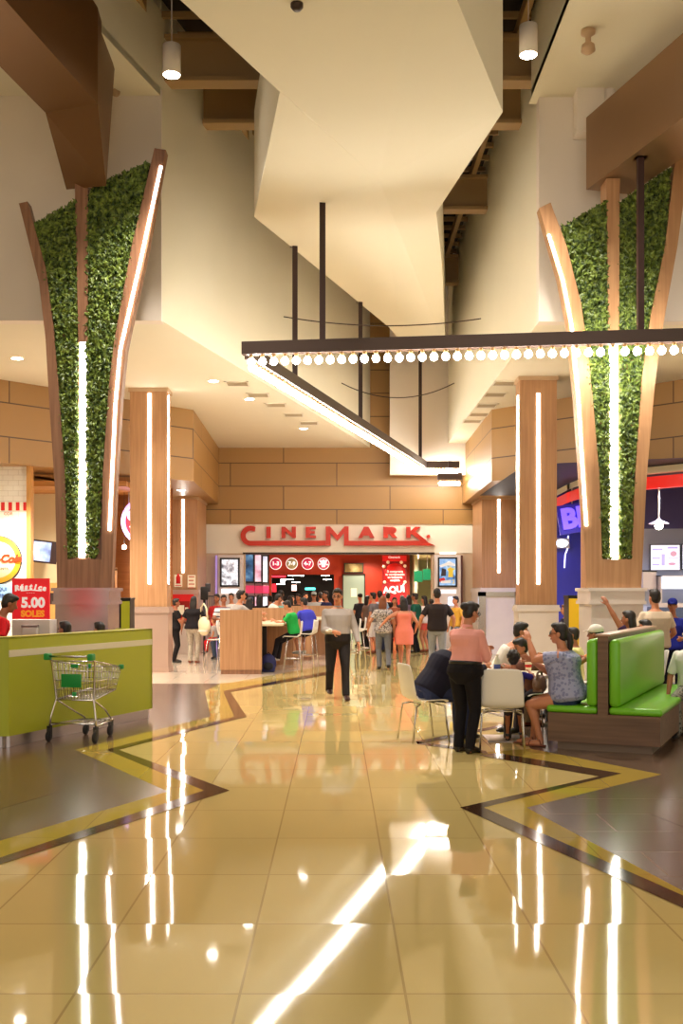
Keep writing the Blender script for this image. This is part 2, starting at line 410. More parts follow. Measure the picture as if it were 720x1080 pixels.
# fixed ceiling light fittings, vents and detectors
def downlight(p,label,r=.10,em=True,energy=40,grp='round downlights in the soffits'):
    t=thing('ceiling_downlight',label,'downlight',p,0,grp)
    m=MB(); m.lathe([(r,0),(r*1.25,-.004),(r*1.25,.0),(r*1.02,.02)],(0,0,0),20); m.build('trim_ring',WHITE,t)
    m=MB(); m.lathe([(.001,-.003),(r,-.003),(r,.01)],(0,0,0),20); m.build('lens',LAMP,t)
    if energy:
        l=bpy.data.lights.new('downlight_lamp','SPOT'); l.energy=energy; l.spot_size=radians(120); l.spot_blend=.8; l.shadow_soft_size=.08; l.color=(1,.93,.82)
        o=bpy.data.objects.new('downlight_lamp',l); COL.objects.link(o); o.parent=t; o.location=(0,0,-.03)
    return t
LD=[(18,378,'over the tiled snack counter at far left'),(225,402,'left soffit, nearest the upper wall corner'),(263,421,'left soffit, midway along the row of vents'),(320,452,'left soffit, farthest one near the ochre wall')]
for px,py,d in LD: downlight(PZ(px,py,SZ)-Vector((0,0,.002)),'round glowing white downlight in the '+d if 'soffit' in d else 'round glowing white downlight '+d,energy=120)
downlight(PZ(692,344,SZ)-Vector((0,0,.002)),'round glowing white downlight in the right soffit beside the planted column',energy=120)
downlight(PZ(191,517,FZ0)-Vector((0,0,.002)),'round glowing downlight in the left canopy above the second wood column',energy=60)
downlight(PZ(541,507,FZ0)-Vector((0,0,.002)),'round glowing downlight in the right canopy above the second wood column',energy=60)
VENT=mat('vent_grille',(176,160,132),.6)
def vent(p,label,grp,dx=.5,dy=.5):
    t=thing('ceiling_vent',label,'vent',p,0,grp)
    m=MB(); 
    for a in ((-dx/2,-dx/2+.04,-dy/2,dy/2),(dx/2-.04,dx/2,-dy/2,dy/2),(-dx/2,dx/2,-dy/2,-dy/2+.04),(-dx/2,dx/2,dy/2-.04,dy/2)): m.box(a[0],a[1],a[2],a[3],-.015,0)
    m.build('frame',WHITE,t)
    m=MB()
    for k in range(6): y=-dy/2+.06+k*(dy-.12)/5; m.box(-dx/2+.04,dx/2-.04,y-.012,y+.012,-.012,-.002)
    m.build('louvre',VENT,t)
od=['nearest','second','third','fourth','farthest']
for k,(px,py) in enumerate(((250,404.5),(272,416.5),(290.5,427),(309.5,437.5),(325.5,446))): vent(PZ(px,py,SZ),'square vent grille in the left soffit, '+od[k]+' of its row','vents in the left soffit')
for k,(px,py) in enumerate(((532,404),(522,416),(513,427.5),(505,437),(498,444))): vent(PZ(px,py,SZ),'square vent grille in the right soffit, '+od[k]+' of its row','vents in the right soffit')
# ceiling sprinkler/detector right, small spotlight left
t=thing('smoke_detector','beige hanging detector under the upper right ceiling','detector',PZ(620,32,UP))
m=MB(); m.lathe([(.10,0),(.10,-.05),(.04,-.09),(.04,-.17),(.09,-.21),(.10,-.29),(.05,-.33),(.001,-.34)],(0,0,0),18); m.build('housing',mat('beige_plastic',(196,164,130),.5),t)
t=thing('wall_spotlight','small beige spotlight under the upper left ceiling beside the bronze beam','spotlight',P(118,97,16.9))
m=MB(); m.tube([(0,.1,.12),(0,.02,.0)],.015); m.tube([(-.05,.0,.03),(.10,-.12,-.06)],[.055,.07],14); m.build('lamp_head',mat('beige_plastic'),t)
t=thing('wall_junction_box','white boxed pipe end above the right bronze beam','pipe box',P(634,122,16.7))
m=MB(); m.box(-.38,.05,0,.3,-.25,.52); m.build('housing',WHITE2,t); m=MB(); m.tube([(.14,.1,-.3),(.14,.1,.9)],.10,16); m.build('pipe',WHITE2,t)
sp=thing('ceiling_spotlight','small dark spotlight fitting on the white cloud panel at the top edge','spotlight',CP(313,1))
m=MB(); m.lathe([(.001,0),(.06,0),(.06,-.06),(.035,-.09),(.001,-.09)],(0,0,0),16); m.build('housing',DARKMET,sp)
# =================================================== wood columns with light strips
MARBLE=mat('pale_marble',(226,214,206),.22,var=.08,vscale=3)
def column(label,x0,x1,Y,dep,ztop,zled,base,sx,led_frac,bm,zl0=1.95,grp=None,led_side=True):
    """oak-clad square column; sx=+1: its inner side face is on the +x side"""
    cx=(x0+x1)/2
    t=thing('wood_column',label,'column',(cx,Y,0),0,grp); hw=(x1-x0)/2
    m=MB(); m.box(-hw,hw,0,dep,base,ztop-.06)
    m.build('cladding',WOODL,t)
    m=MB(); m.box(-hw-.03,hw+.03,-.03,dep+.03,0,base); m.box(-hw-.06,hw+.06,-.06,dep+.06,base-.13,base-.05); m.box(-hw-.045,hw+.045,-.045,dep+.045,base-.05,base)
    m.box(-hw-.05,hw+.05,-.05,dep+.05,0,.1)
    m.build('pedestal',bm,t)
    m=MB(); m.box(-hw-.03,hw+.03,-.03,dep+.03,ztop-.08,ztop); m.build('cap',mat('beige_plastic',(196,164,130),.5),t)
    lx=-hw+led_frac*2*hw; lw=.062
    m=MB(); m.box(lx-lw/2,lx+lw/2,-.012,.002,zl0,zled); m.build('light_strip',LED,t)
    if led_side:
        m=MB(); xs=hw if sx>0 else -hw
        m.box(min(xs,xs+sx*.012),max(xs,xs+sx*.012),dep*.35,dep*.35+.07,zl0,zled); m.build('light_strip',LED,t)
    return t
PINKST=mat('rosy_steel',(206,176,162),.35,.6)
YL=22.6; YR=21.4
column('tall oak-clad column with a glowing strip behind the lime counter, nearer one on the left',xc(137,YL),xc(176,YL),YL,.5,SZ-.0,EYE+(HZ-415)*YL/F,EYE+(HZ-640)*YL/F+.0,1,.53,PINKST,EYE+(HZ-616)*YL/F)
column('tall oak-clad column with two glowing strips, nearer one on the right, left of the planted column',xc(548,YR),xc(587,YR),YR,.5,SZ-.0,EYE+(HZ-415)*YR/F,EYE+(HZ-638)*YR/F,-1,.50,MARBLE,EYE+(HZ-616)*YR/F)
Y2=29.4
column('shorter oak-clad column with two paper notices, farther one on the left',xc(180,Y2),xc(208,Y2),Y2,2.0,FZ0,EYE+(HZ-524)*Y2/F,EYE+(HZ-622)*Y2/F,1,.46,PINKST,EYE+(HZ-604)*Y2/F,led_side=False)
c2=column('shorter oak-clad column on a pale steel-edged pedestal, farther one on the right',xc(508,Y2),xc(546,Y2),Y2,2.0,FZ0,EYE+(HZ-524)*Y2/F,EYE+(HZ-620)*Y2/F,-1,.47,MARBLE,EYE+(HZ-604)*Y2/F,led_side=False)
m=MB()
hw=(xc(546,Y2)-xc(508,Y2))/2
for s in (-1,1): m.box(s*hw-.1+s*.0,s*hw+.1,-.09,.06,0,1.72)
m.box(-hw-.1,hw+.1,-.09,.06,1.6,1.72); m.build('steel_edge',CHROME,c2)
# notices and red fire point on the left far column
PAPER=mat('paper_white',(244,232,206),.6); 
def notice(label,px,py,w,h,red):
    t=thing('notice',label,'notice',P(px,py,Y2)-Vector((0,.012,0)))
    m=MB(); m.box(-w/2,w/2,-.008,.01,-h/2,h/2); m.build('paper',PAPER,t)
    m=MB()
    if red:
        m.lathe([(.06,-.13),(.06,.05),(.03,.1),(.03,.14)],(0,-.012,.05),12,Matrix.Diagonal((1,.12,1))); m.box(-w*.4,w*.4,-.011,-.008,-h*.42,-h*.36)
        m.build('extinguisher_symbol',RED,t)
    else:
        for k in range(5): m.box(-w*.36,w*(.36-.1*(k%2)),-.011,-.008,h*.3-k*.1,h*.3-k*.1+.035)
        m.build('print',mat('notice_print',(206,120,92),.6),t)
notice('cream notice with a red extinguisher symbol on the far left column',188,612.5,.22,.34,True)
notice('cream notice with faint red print lines on the far left column',202,613,.22,.34,False)
t=thing('fire_hose_cabinet','red fire hose cabinet at the foot of the far left column','cabinet',(xc(193,Y2),Y2-.195,EYE+(HZ-655)*Y2/F))
m=MB(); m.box(-.31,.31,0,.13,0,.74); m.build('body',RED,t)
m=MB(); m.box(-.31,.33,0.01,.13,-t.location.z,0); m.build('lower_panel',mat('pale_grey_panel',(214,198,186),.4),t)
m=MB(); m.box(-.2,.2,-.012,0,.1,.55); m.build('door',mat('cabinet_glass',(150,40,36),.2),t)
m=MB(); m.box(-.12,.06,-.02,-.012,.18,.44); m.box(.09,.17,-.02,-.012,.2,.38); m.build('print_card',PAPER,t)

# =================================================== planted V columns
LEAFM=None
def leaf_mat():
    m=bpy.data.materials.new('leaves'); m.use_nodes=True; nt=m.node_tree; b=nt.nodes['Principled BSDF']
    tc=nt.nodes.new('ShaderNodeTexCoord'); nz=nt.nodes.new('ShaderNodeTexNoise'); nz.inputs['Scale'].default_value=17; nz.inputs['Detail'].default_value=3
    cr=nt.nodes.new('ShaderNodeValToRGB'); cr.color_ramp.elements[0].position=.34; cr.color_ramp.elements[0].color=lin((34,60,22)); cr.color_ramp.elements[1].position=.68; cr.color_ramp.elements[1].color=lin((138,158,66))
    nt.links.new(tc.outputs['Object'],nz.inputs['Vector']); nt.links.new(nz.outputs['Fac'],cr.inputs['Fac']); nt.links.new(cr.outputs['Color'],b.inputs['Base Color'])
    b.inputs['Roughness'].default_value=.45; return m
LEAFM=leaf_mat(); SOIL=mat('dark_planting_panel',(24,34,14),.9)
def tri_sample(poly):
    """random point in a 2D polygon by rejection"""
    xs=[p[0] for p in poly]; zs=[p[1] for p in poly]
    while True:
        x=random.uniform(min(xs),max(xs)); z=random.uniform(min(zs),max(zs)); ins=False; j=len(poly)-1
        for i in range(len(poly)):
            if (poly[i][1]>z)!=(poly[j][1]>z) and x<(poly[j][0]-poly[i][0])*(z-poly[i][1])/(poly[j][1]-poly[i][1])+poly[i][0]: ins=not ins
            j=i
        if ins: return x,z
def tree_column(label,loc,ang,front,foliage,lslab,rslab,post,led,trunk,ped,sideled,bm,wd,npx):
    """outlines measured in the photograph, laid onto an upright plane through the column, turned by ang about its axis"""
    t=thing('planted_column',label,'planted column',loc,ang)
    c,s_=cos(ang),sin(ang)
    def L(px,py):
        # ray through the pixel meets the turned plane: local (u, z)
        dx=(px-CX)/F; # x = dx*Y ; (x-lx, Y-ly) = u*(c, s)
        u=(loc[0]-dx*loc[1])/(dx*s_-c); Y=loc[1]+u*s_
        return (u, EYE+(HZ-py)*Y/F)
    def plank(name,pts,y0,y1,m):
        q=[L(*p) for p in pts]; mb=MB(); mb.prism([(a,y0,b) for a,b in q],(0,y1-y0,0)); return mb.build(name,m,t)
    plank('trunk_panel',trunk,-.02,.62,wd)
    for nm,sl,ls in (('side_branch',lslab,sideled[0]),('side_branch',rslab,sideled[1])):
        b=plank(nm,sl,-.10,.10,wd)
        if ls:
            q=[L(*p) for p in ls]; mb=MB(); mb.tube([(a,-.104 if len(ls)<9 else 0,z) for a,z in q],[(.022,.022)]*len(q),8); mb.build('light_strip',LED,b)
    bt=[(trunk[4][0]+1,590),(trunk[3][0],590),trunk[3],trunk[4]]
    plank('base_panel',bt,-.106,.1,wd)
    plank('centre_post',post,-.08,.3,wd)
    plank('light_strip',led,-.06,0,LED)
    for f in foliage:
        q=[L(*p) for p in f]
        mb=MB(); mb.prism([(a,-.01,z) for a,z in q],(0,.06,0)); mb.cur=0
        back=mb.build('planting_panel',SOIL,t)
        lf=MB()
        zs=[z for _,z in q]; us=[a for a,_ in q]
        area=abs(sum(q[i][0]*q[(i+1)%len(q)][1]-q[(i+1)%len(q)][0]*q[i][1] for i in range(len(q))))/2
        for k in range(int(area*npx)):
            u,z=tri_sample(q); d=random.uniform(.01,.085); 
            az=random.uniform(-1.2,1.2); el=random.uniform(-.9,.7); R=Euler((el,random.uniform(-1.5,1.5),az)).to_matrix()
            l=random.uniform(.035,.062); w_=l*.5
            vs=[R@Vector((0,-l*.2,-l)),R@Vector((w_,0,-l*.1)),R@Vector((0,-.012,l)),R@Vector((-w_,0,-l*.1))]
            lf.add([v+Vector((u,-d,z)) for v in vs],[(0,1,2,3)])
        o=lf.build('foliage',LEAFM,t,fix=False); o['kind']='stuff'
    # pedestal (square steel/marble block with moulded cornice)
    px0,px1,pyt=ped; u0=L(px0,640)[0]; u1=L(px1,640)[0]; zt=L((px0+px1)/2,pyt)[1]
    mb=MB(); mb.box(u0+.02,u1-.02,-.12,.70,0,zt-.12); mb.build('pedestal',bm,t)
    mb=MB(); mb.box(u0-.03,u1+.03,-.17,.75,zt-.05,zt); mb.box(u0,u1,-.14,.72,zt-.2,zt-.05); mb.box(u0-.02,u1+.02,-.16,.74,zt-.25,zt-.2); mb.build('cornice',bm,t)
    mb=MB(); mb.box(u0-.02,u1+.02,-.16,.74,0,.12); mb.build('plinth',STEEL,t)
    return t
TSTEEL=mat('rosy_dark_steel',(180,162,164),.26,.7)
tree_column('tall V-shaped planted column with green foliage and wood branches, on the left above the lime counter',(-3.80,16.0,0),0.0,None,
  [[(35,238),(82,212),(83,365),(83,588),(70,588),(66,480),(62,400),(55,330)],[(92,212),(100,197),(158,172),(143,262),(126,345),(119,410),(110,480),(103,588),(92,588),(92,365)]],
  [(22,217),(31,215),(50,285),(58,345),(63,405),(70,500),(73,600),(62,620),(60,520),(54,430),(50,360),(43,300)],
  [(164,159),(176,161),(157,262),(134,370),(129,420),(124,500),(119,620),(108,620),(110,500),(116,410),(122,360),(140,262)],
  [(80,190),(94,190),(93.5,362),(84,362)],[(85,362),(91.5,362),(90.5,588),(84,588)],[(62,330),(122,330),(112,480),(110,622),(63,622),(66,480)],(59,117,620),
  (None,[(171,178),(150,275),(128,372),(123,430),(117,560)]),TSTEEL,WOODT,2600)
tree_column('tall V-shaped planted column with green foliage and a bright strip, on the right above the lime bench',(4.20,16.2,0),0.0,None,
  [[(592,240),(638,214),(641,365),(642,590),(634,588),(626,470),(618,400),(608,310)],[(652,215),(706,178),(700,262),(684,345),(676,400),(668,500),(664,590),(652,590),(652,365)]],
  [(567,222),(579,216),(596,262),(611,322),(618,372),(624,430),(630,500),(634,620),(617,620),(612,520),(605,420),(598,345),(588,295)],
  [(710,168),(726,158),(712,262),(696,350),(688,410),(680,500),(674,620),(663,620),(668,500),(675,400),(684,335),(699,262)],
  [(638,190),(652,190),(651,365),(640,365)],[(642.3,365),(650,365),(650.6,590),(643.4,590)],[(610,340),(690,340),(672,480),(672,622),(622,622),(622,480)],(620,677,620),
  ([(577,250),(592,298),(601,345),(608,420),(614,520),(616.5,555)],None),MARBLE,WOODL,2600)

# bronze ceiling beams that come down onto the planted columns
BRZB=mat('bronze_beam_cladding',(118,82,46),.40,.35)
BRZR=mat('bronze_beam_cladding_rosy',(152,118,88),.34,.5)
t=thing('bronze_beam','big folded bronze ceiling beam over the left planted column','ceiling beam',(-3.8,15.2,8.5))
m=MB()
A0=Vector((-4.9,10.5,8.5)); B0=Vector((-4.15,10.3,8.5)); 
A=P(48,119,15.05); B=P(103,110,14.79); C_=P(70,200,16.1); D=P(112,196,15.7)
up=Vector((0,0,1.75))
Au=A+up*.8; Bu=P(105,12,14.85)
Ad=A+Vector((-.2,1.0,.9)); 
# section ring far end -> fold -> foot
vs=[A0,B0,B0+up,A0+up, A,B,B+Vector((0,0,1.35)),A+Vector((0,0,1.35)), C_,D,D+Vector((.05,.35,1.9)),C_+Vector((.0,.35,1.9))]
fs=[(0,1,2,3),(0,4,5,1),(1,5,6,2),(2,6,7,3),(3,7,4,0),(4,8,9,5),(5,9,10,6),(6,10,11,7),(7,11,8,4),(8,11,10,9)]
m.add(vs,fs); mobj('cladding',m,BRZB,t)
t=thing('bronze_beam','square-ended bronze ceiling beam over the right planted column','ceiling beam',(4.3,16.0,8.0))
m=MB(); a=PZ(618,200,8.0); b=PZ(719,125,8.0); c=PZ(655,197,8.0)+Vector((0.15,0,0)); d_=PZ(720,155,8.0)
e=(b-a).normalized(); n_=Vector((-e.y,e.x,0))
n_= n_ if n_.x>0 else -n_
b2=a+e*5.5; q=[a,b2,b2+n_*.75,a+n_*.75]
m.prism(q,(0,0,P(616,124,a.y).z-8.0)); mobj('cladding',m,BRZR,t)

# =================================================== bulb light bars on rods
BZ=5.2; 
def barpt(px,py): return PZ(px,py,BZ)
def light_bar(label,a,b,nb,rods,end=True,energy=0):
    t=thing('bulb_light_bar',label,'light bar',(a+b)/2+Vector((0,0,.16)),0,'brown bars of round bulbs')
    d=(b-a); L=d.length; d.normalize(); n=Vector((-d.y,d.x,0))
    m=MB(); 
    q=[a+n*.07-d*.05,a-n*.07-d*.05,b-n*.07+d*.05,b+n*.07+d*.05]
    q=[v+Vector((0,0,.11)) for v in q]; m.prism(q,(0,0,.19)); mobj('bar',m,DARKMET,t)
    bm_=MB(); bm_.ell((0,0,0),.058,None,12,8); bm_.lathe([(.022,.05),(.026,.058),(.026,.11)],(0,0,0),10)
    src=MB(); src.ell((0,0,0),.058,None,12,8); me=src.mesh('bulb'); me.materials.append(BULB)
    sk=MB(); sk.lathe([(.020,.048),(.030,.056),(.030,.115)],(0,0,0),10); ms=sk.mesh('socket'); ms.materials.append(mat('brass_socket',(206,170,120),.35,.7))
    for k in range(nb):
        p=a+d*(L*(k+.5)/nb)
        o=bpy.data.objects.new('bulb',me); COL.objects.link(o); o.parent=t; o.location=p-t.location
        o2=bpy.data.objects.new('socket',ms); COL.objects.link(o2); o2.parent=o
    for r,zt in rods:
        p=a+d*(L*r); m=MB(); m.box(p.x-.045,p.x+.045,p.y-.045,p.y+.045,BZ+.29,zt); mobj('hanging_rod',m,mat('dark_red_brown_rod',(52,26,22),.45),t)
        m=MB(); m.box(p.x-.09,p.x+.09,p.y-.09,p.y+.09,zt-.02,zt+.0); mobj('ceiling_plate',m,DARKMET,t)
    return t
b1a=barpt(259,382); b1b=barpt(724,369); b1e=b1b+(b1b-b1a).normalized()*.6
def frac(a,b,px):   # where along a-b the pixel column px falls
    lo,hi=0.0,1.0
    f=lambda u:(CX+F*(a+(b-a)*u).x/(a+(b-a)*u).y)-px
    for _ in range(50):
        mid=(lo+hi)/2
        if (f(lo)<0)==(f(mid)<0): lo=mid
        else: hi=mid
    return lo
def cloudz(Y): return 7.63+.06*(Y-15.9)
f1=frac(b1a,b1e,340); f2=frac(b1a,b1e,675)
light_bar('near bar of round glowing bulbs crossing in front of both planted columns',b1a,b1e,41,[(f1,cloudz((b1a+(b1e-b1a)*f1).y)+.02),(f2,8.02)])
b2a=barpt(262,383)+Vector((0,.25,0)); b2b=barpt(447,497)
f=[frac(b2a,b2b,x) for x in (311,380,443)]
light_bar('long diagonal bar of round glowing bulbs running back towards the cinema',b2a,b2b,76,[(u,cloudz((b2a+(b2b-b2a)*u).y)+.02) for u in f[:2]]+[(f[2],8.9)])
b3a=b2b+Vector((.12,.12,0)); b3b=Vector((3.5,30.75,BZ))
light_bar('short far bar of bulbs that meets the right ochre cladding',b3a,b3b,10,[])
b4a=Vector((2.95,30.6,BZ-.36)); b4b=Vector((3.55,30.6,BZ-.36))
t4=light_bar('lowest and shortest bar of bulbs, just below the far bar',b4a,b4b,7,[(.5,BZ+.1)])
# drooping wires between the walls
for lab,a,b,dr in (('upper thin dark cable sagging across behind the light bars',P(299,334,21),P(507,336,21),.16),('lower thin dark cable sagging behind the diagonal light bar',P(360,404,24.5),P(479,404,24.5),.34)):
    pts=[a+(b-a)*(k/16)-Vector((0,0,dr*4*(k/16)*(1-k/16))) for k in range(17)]
    m=MB(); m.tube(pts,.011,6); o=m.build('cable',DARKMET); tag(o,lab,'cable')
# pendant cylinder lamps
for px,py,Y,lab in ((181,79,14.6,'white cylinder pendant lamp hanging below the left roof gap'),(557,58,14.6,'white cylinder pendant lamp hanging below the right roof gap')):
    p=P(px,py,Y); t=thing('pendant_lamp',lab,'pendant lamp',p,0,'cylinder pendants in the roof gap')
    m=MB(); m.lathe([(.115,0),(.125,.0),(.125,.40),(.02,.42),(.02,.46)],(0,0,0),24); m.build('lamp_body',WHITE2,t)
    m=MB(); m.lathe([(.001,-.006),(.112,-.006),(.112,.002)],(0,0,0),24); m.build('lens',LAMP,t)
    m=MB(); m.tube([(0,0,.45),(0,0,10.9-p.z)],.008,6); m.build('suspension_cable',STEEL,t)
    l=bpy.data.lights.new('pendant_light','SPOT'); l.energy=500; l.spot_size=radians(100); l.spot_blend=.7; l.color=(1,.93,.82); l.shadow_soft_size=.1
    o=bpy.data.objects.new('pendant_light',l); COL.objects.link(o); o.parent=t; o.location=(0,0,-.03)

# =================================================== cinema sign, posters, number discs
SIGN=mat('sign_red',(200,42,14),.45)
sg=thing('cinema_sign','large red cinema name lettering on the white fascia','sign',(xc(355),Yc,zc(577)))
def letter(name,polys):
    m=MB()
    for pts in polys: m.prism([(xc(x),Yc-.14,zc(y)) for x,y in pts],(0,.14,0))
    return mobj(name,m,SIGN,sg)
import itertools
# C with its underline running to the M
def arc(cx,cy,r,a0,a1,n=14): return [(cx+r*cos(radians(a0+(a1-a0)*k/n)),cy+r*sin(radians(a0+(a1-a0)*k/n))) for k in range(n+1)]
co_=arc(264.5,565,10.6,-62,-180)[0:]+arc(264.5,565,10.6,180,95)
ci_=arc(264.5,565,5.6,95,180)+arc(264.5,565,5.6,-180,-50)
letter('letter_c',[[(264,575.6),(264,570.2)]+ [] + [(344,570.2),(344,575.6)]]) if False else None
pts=[(269.5,556.2)]+arc(264.5,565.2,10.5,300-360,-180)[1:]+arc(264.5,565.2,10.5,180,95)[1:]+[(343.4,575.7),(343.4,570.4)]+arc(264.5,565.2,5.4,90,180)+arc(264.5,565.2,5.4,-180,-62)[1:]+[(269,560.6)]
letter('letter_c',[pts])
letter('letter_i',[[(281,555.8),(285.6,555.8),(285.6,567.5),(281,567.5)]])
letter('letter_n',[[(297,567.5),(297,555.8),(300.5,555.8),(307.8,562.5),(307.8,555.8),(312,555.8),(312,567.5),(308.6,567.5),(301.2,560.8),(301.2,567.5)]])
letter('letter_e',[[(322.5,555.8),(333,555.8),(333,558.3),(327,558.3),(327,560.4),(331.8,560.4),(331.8,562.8),(327,562.8),(327,565),(333.2,565),(333.2,567.5),(322.5,567.5)]])
letter('letter_m',[[(343.5,571),(343.5,555.5),(348,555.5),(355.7,564.5),(363,555.5),(367.5,555.5),(367.5,570.6),(447,570.6),(458.3,575.6),(362.6,575.6),(362.6,562.6),(355.7,570.6),(348.6,562.6),(348.6,575.7),(343.5,575.7)]])
letter('letter_a',[[(377.5,567.5),(383.6,555.8),(388.4,555.8),(394.6,567.5),(390,567.5),(388.9,565),(383,565),(381.9,567.5)],])
letter('letter_r',[[(404,567.5),(404,555.8),(414,555.8),(417,557.2),(417.8,559.4),(416.8,561.8),(414.5,563),(418.8,567.5),(413.6,567.5),(410.2,563.3),(408.6,563.3),(408.6,567.5)]])
letter('letter_k',[[(428,567.5),(428,555.8),(432.5,555.8),(432.5,560.2),(437.6,555.8),(443.5,555.8),(437.3,560.8),(451,571.6),(444,571.6),(433.8,563.4),(432.5,564.4),(432.5,567.5)]])
letter('registered_dot',[arc(451.3,566,1.8,0,350,12)])
for s,nm in ((0,'a'),):
    pass
# round number signs on the red wall
Yn=36.8
PINK=mat('pink_sign_face',(222,56,104),.5,emit=.12); GOLD=mat('khaki_sign_face',(176,160,116),.5,emit=.1); WGLOW=mat('white_sign_glow',(250,244,240),.5,emit=.35)
for px,txt,face,lab in ((290.5,'1-3',PINK,'round pink sign reading 1-3 on the red cinema wall'),(307.5,'7-9',GOLD,'round khaki sign reading 7-9 on the red cinema wall'),(324.2,'4-7',PINK,'round pink sign reading 4-7 on the red cinema wall'),(341,'',PINK,'round pink sign with a white popcorn picture on the red cinema wall')):
    p=P(px,594.5,Yn); t=thing('number_sign',lab,'sign',p,0,'round signs on the red wall')
    m=MB(); m.disc((0,.12,0),.205,(0,-1,0),.08,28); m.build('rim',WGLOW,t)
    m=MB(); m.disc((0,.05,0),.185,(0,-1,0),.02,28); m.build('face',face,t)
    if txt: m=text_mb(txt,.19,facing((0,.02,0)),extrude=.01,bold=.006); m.build('number',WGLOW,t)
    else:
        m=MB(); m.prism([(-.06,.02,-.12),(.06,.02,-.12),(.09,.02,.02),(-.09,.02,.02)],(0,.015,0))
        for a,b,r in ((-.06,.05,.05),(.0,.09,.055),(.06,.05,.05),(.09,.1,.035),(-.1,.09,.03),(-.13,-.02,.03),(.13,-.03,.03)): m.disc((a,.03,b),r,(0,-1,0),.012,10)
        m.build('popcorn_picture',WGLOW,t)
def poster_mat(name,cols,seed,emit=1.2,scale=3.0):
    m=bpy.data.materials.new(name); m.use_nodes=True; nt=m.node_tree; b=nt.nodes['Principled BSDF']; b.inputs['Roughness'].default_value=.3
    tc=nt.nodes.new('ShaderNodeTexCoord'); mp=nt.nodes.new('ShaderNodeMapping'); mp.inputs['Location'].default_value=(seed,seed*.7,seed*1.3); nz=nt.nodes.new('ShaderNodeTexNoise'); nz.inputs['Scale'].default_value=scale; nz.inputs['Detail'].default_value=4
    cr=nt.nodes.new('ShaderNodeValToRGB'); n=len(cols)
    while len(cr.color_ramp.elements)<n: cr.color_ramp.elements.new(.5)
    for i,c in enumerate(cols): cr.color_ramp.elements[i].position=.28+.44*i/max(1,n-1); cr.color_ramp.elements[i].color=lin(c)
    nt.links.new(tc.outputs['Object'],mp.inputs['Vector']); nt.links.new(mp.outputs['Vector'],nz.inputs['Vector']); nt.links.new(nz.outputs['Fac'],cr.inputs['Fac']); nt.links.new(cr.outputs['Color'],b.inputs['Base Color']); nt.links.new(cr.outputs['Color'],b.inputs['Emission Color']); b.inputs['Emission Strength'].default_value=emit*.35
    return m
BLK=mat('poster_frame_black',(26,18,20),.35)
def poster(label,x,y,z,w,h,pm,yaw=0.0,fw=.06,frame=BLK,extra=None):
    t=thing('poster_lightbox',label,'poster',(x,y,z),yaw)
    m=MB()
    m.box(-w/2,-w/2+fw,-.06,0,-h/2,h/2); m.box(w/2-fw,w/2,-.06,0,-h/2,h/2); m.box(-w/2,w/2,-.06,0,-h/2,-h/2+fw); m.box(-w/2,w/2,-.06,0,h/2-fw,h/2); m.build('frame',frame,t)
    m=MB(); m.box(-w/2+fw,w/2-fw,-.03,0,-h/2+fw,h/2-fw); m.build('picture',pm,t)
    if extra: extra(t)
    return t
# left lightbox pillar with its wide poster
LBX=mat('lightbox_white',(232,220,220),.45)
t=thing('display_pillar','white poster pillar with glowing edges left of the cinema entrance','display pillar',(xc(243),Yc-.02,0))
m=MB(); m.box(xc(230.5)-t.location.x,xc(257)-t.location.x,-.14,0,0,zc(585.5)); m.build('body',LBX,t)
m=MB(); m.box(xc(227.6)-t.location.x,xc(229.2)-t.location.x,-.16,0,0,zc(586)); m.build('side_strip',mat('violet_edge',(120,96,140),.4,emit=.5),t)
m=MB(); m.box(xc(234)-t.location.x,xc(252)-t.location.x,-.155,-.14,zc(626),zc(621)); m.build('glow_panel',WGLOW,t)
poster('wide framed poster with a pale mottled picture on the white pillar left of the entrance',xc(243),Yc-.16,zc(603.7),xc(253.3)-xc(232.8),zc(588.7)-zc(619),poster_mat('pale_picture',[(60,60,66),(150,150,160),(232,234,240),(200,205,215),(110,112,120)],3.1,.8,5),fw=.05)
t=thing('display_pillar','white poster pillar with glowing edges right of the cinema entrance','display pillar',(xc(471),Yc-.02,0))
m=MB(); m.box(xc(457.5)-t.location.x,xc(485)-t.location.x,-.14,0,0,zc(585.5)); m.build('body',LBX,t)
m=MB(); m.box(xc(485.3)-t.location.x,xc(487)-t.location.x,-.16,0,0,zc(586)); m.build('side_strip',mat('maroon_edge',(90,46,46),.4),t)
m=MB(); m.box(xc(463)-t.location.x,xc(480)-t.location.x,-.155,-.14,zc(626),zc(622)); m.build('glow_panel',WGLOW,t)
m=MB(); m.box(xc(463)-t.location.x,xc(480)-t.location.x,-.155,-.14,zc(584.8),zc(582.5)) ; m.build('glow_panel',WGLOW,t)
m=MB(); m.box(xc(472)-t.location.x,xc(479)-t.location.x,-.17,-.14,zc(638),zc(630)); m.build('screen',mat('blue_screen',(190,214,250),.3,emit=.6),t)
def rp(t):
    for nm,c,pts in (('yellow_shape',(236,206,70),[(.02,-.15),(.17,-.15),(.17,.05),(.25,.1),(.12,.12),(.10,.17),(.05,.12),(-.02,.1),(.03,.03)]),('white_title',(240,240,244),[(-.24,.2),(-.08,.26),(.05,.33),(.22,.24),(.24,.18),(.0,.2),(-.2,.14)]),('red_shape',(206,50,50),[(-.24,-.2),(-.1,-.16),(-.06,-.24),(-.24,-.3)]),('white_caption',(240,240,244),[(-.2,-.26),(.1,-.23),(.1,-.33),(-.2,-.33)]),('dark_shape',(50,40,48),[(-.2,-.12),(-.05,-.12),(-.04,.08),(-.16,.12)])):
        m=MB(); m.prism([(x,-.034,z) for x,z in pts],(0,.006,0)); m.build(nm,mat('poster_'+nm,c,.4,emit=.06),t)
    m=text_mb('2',.16,facing((.18,-.035,-.29)),extrude=.003,bold=.004); m.build('numeral',mat('poster_yellow_shape'),t)
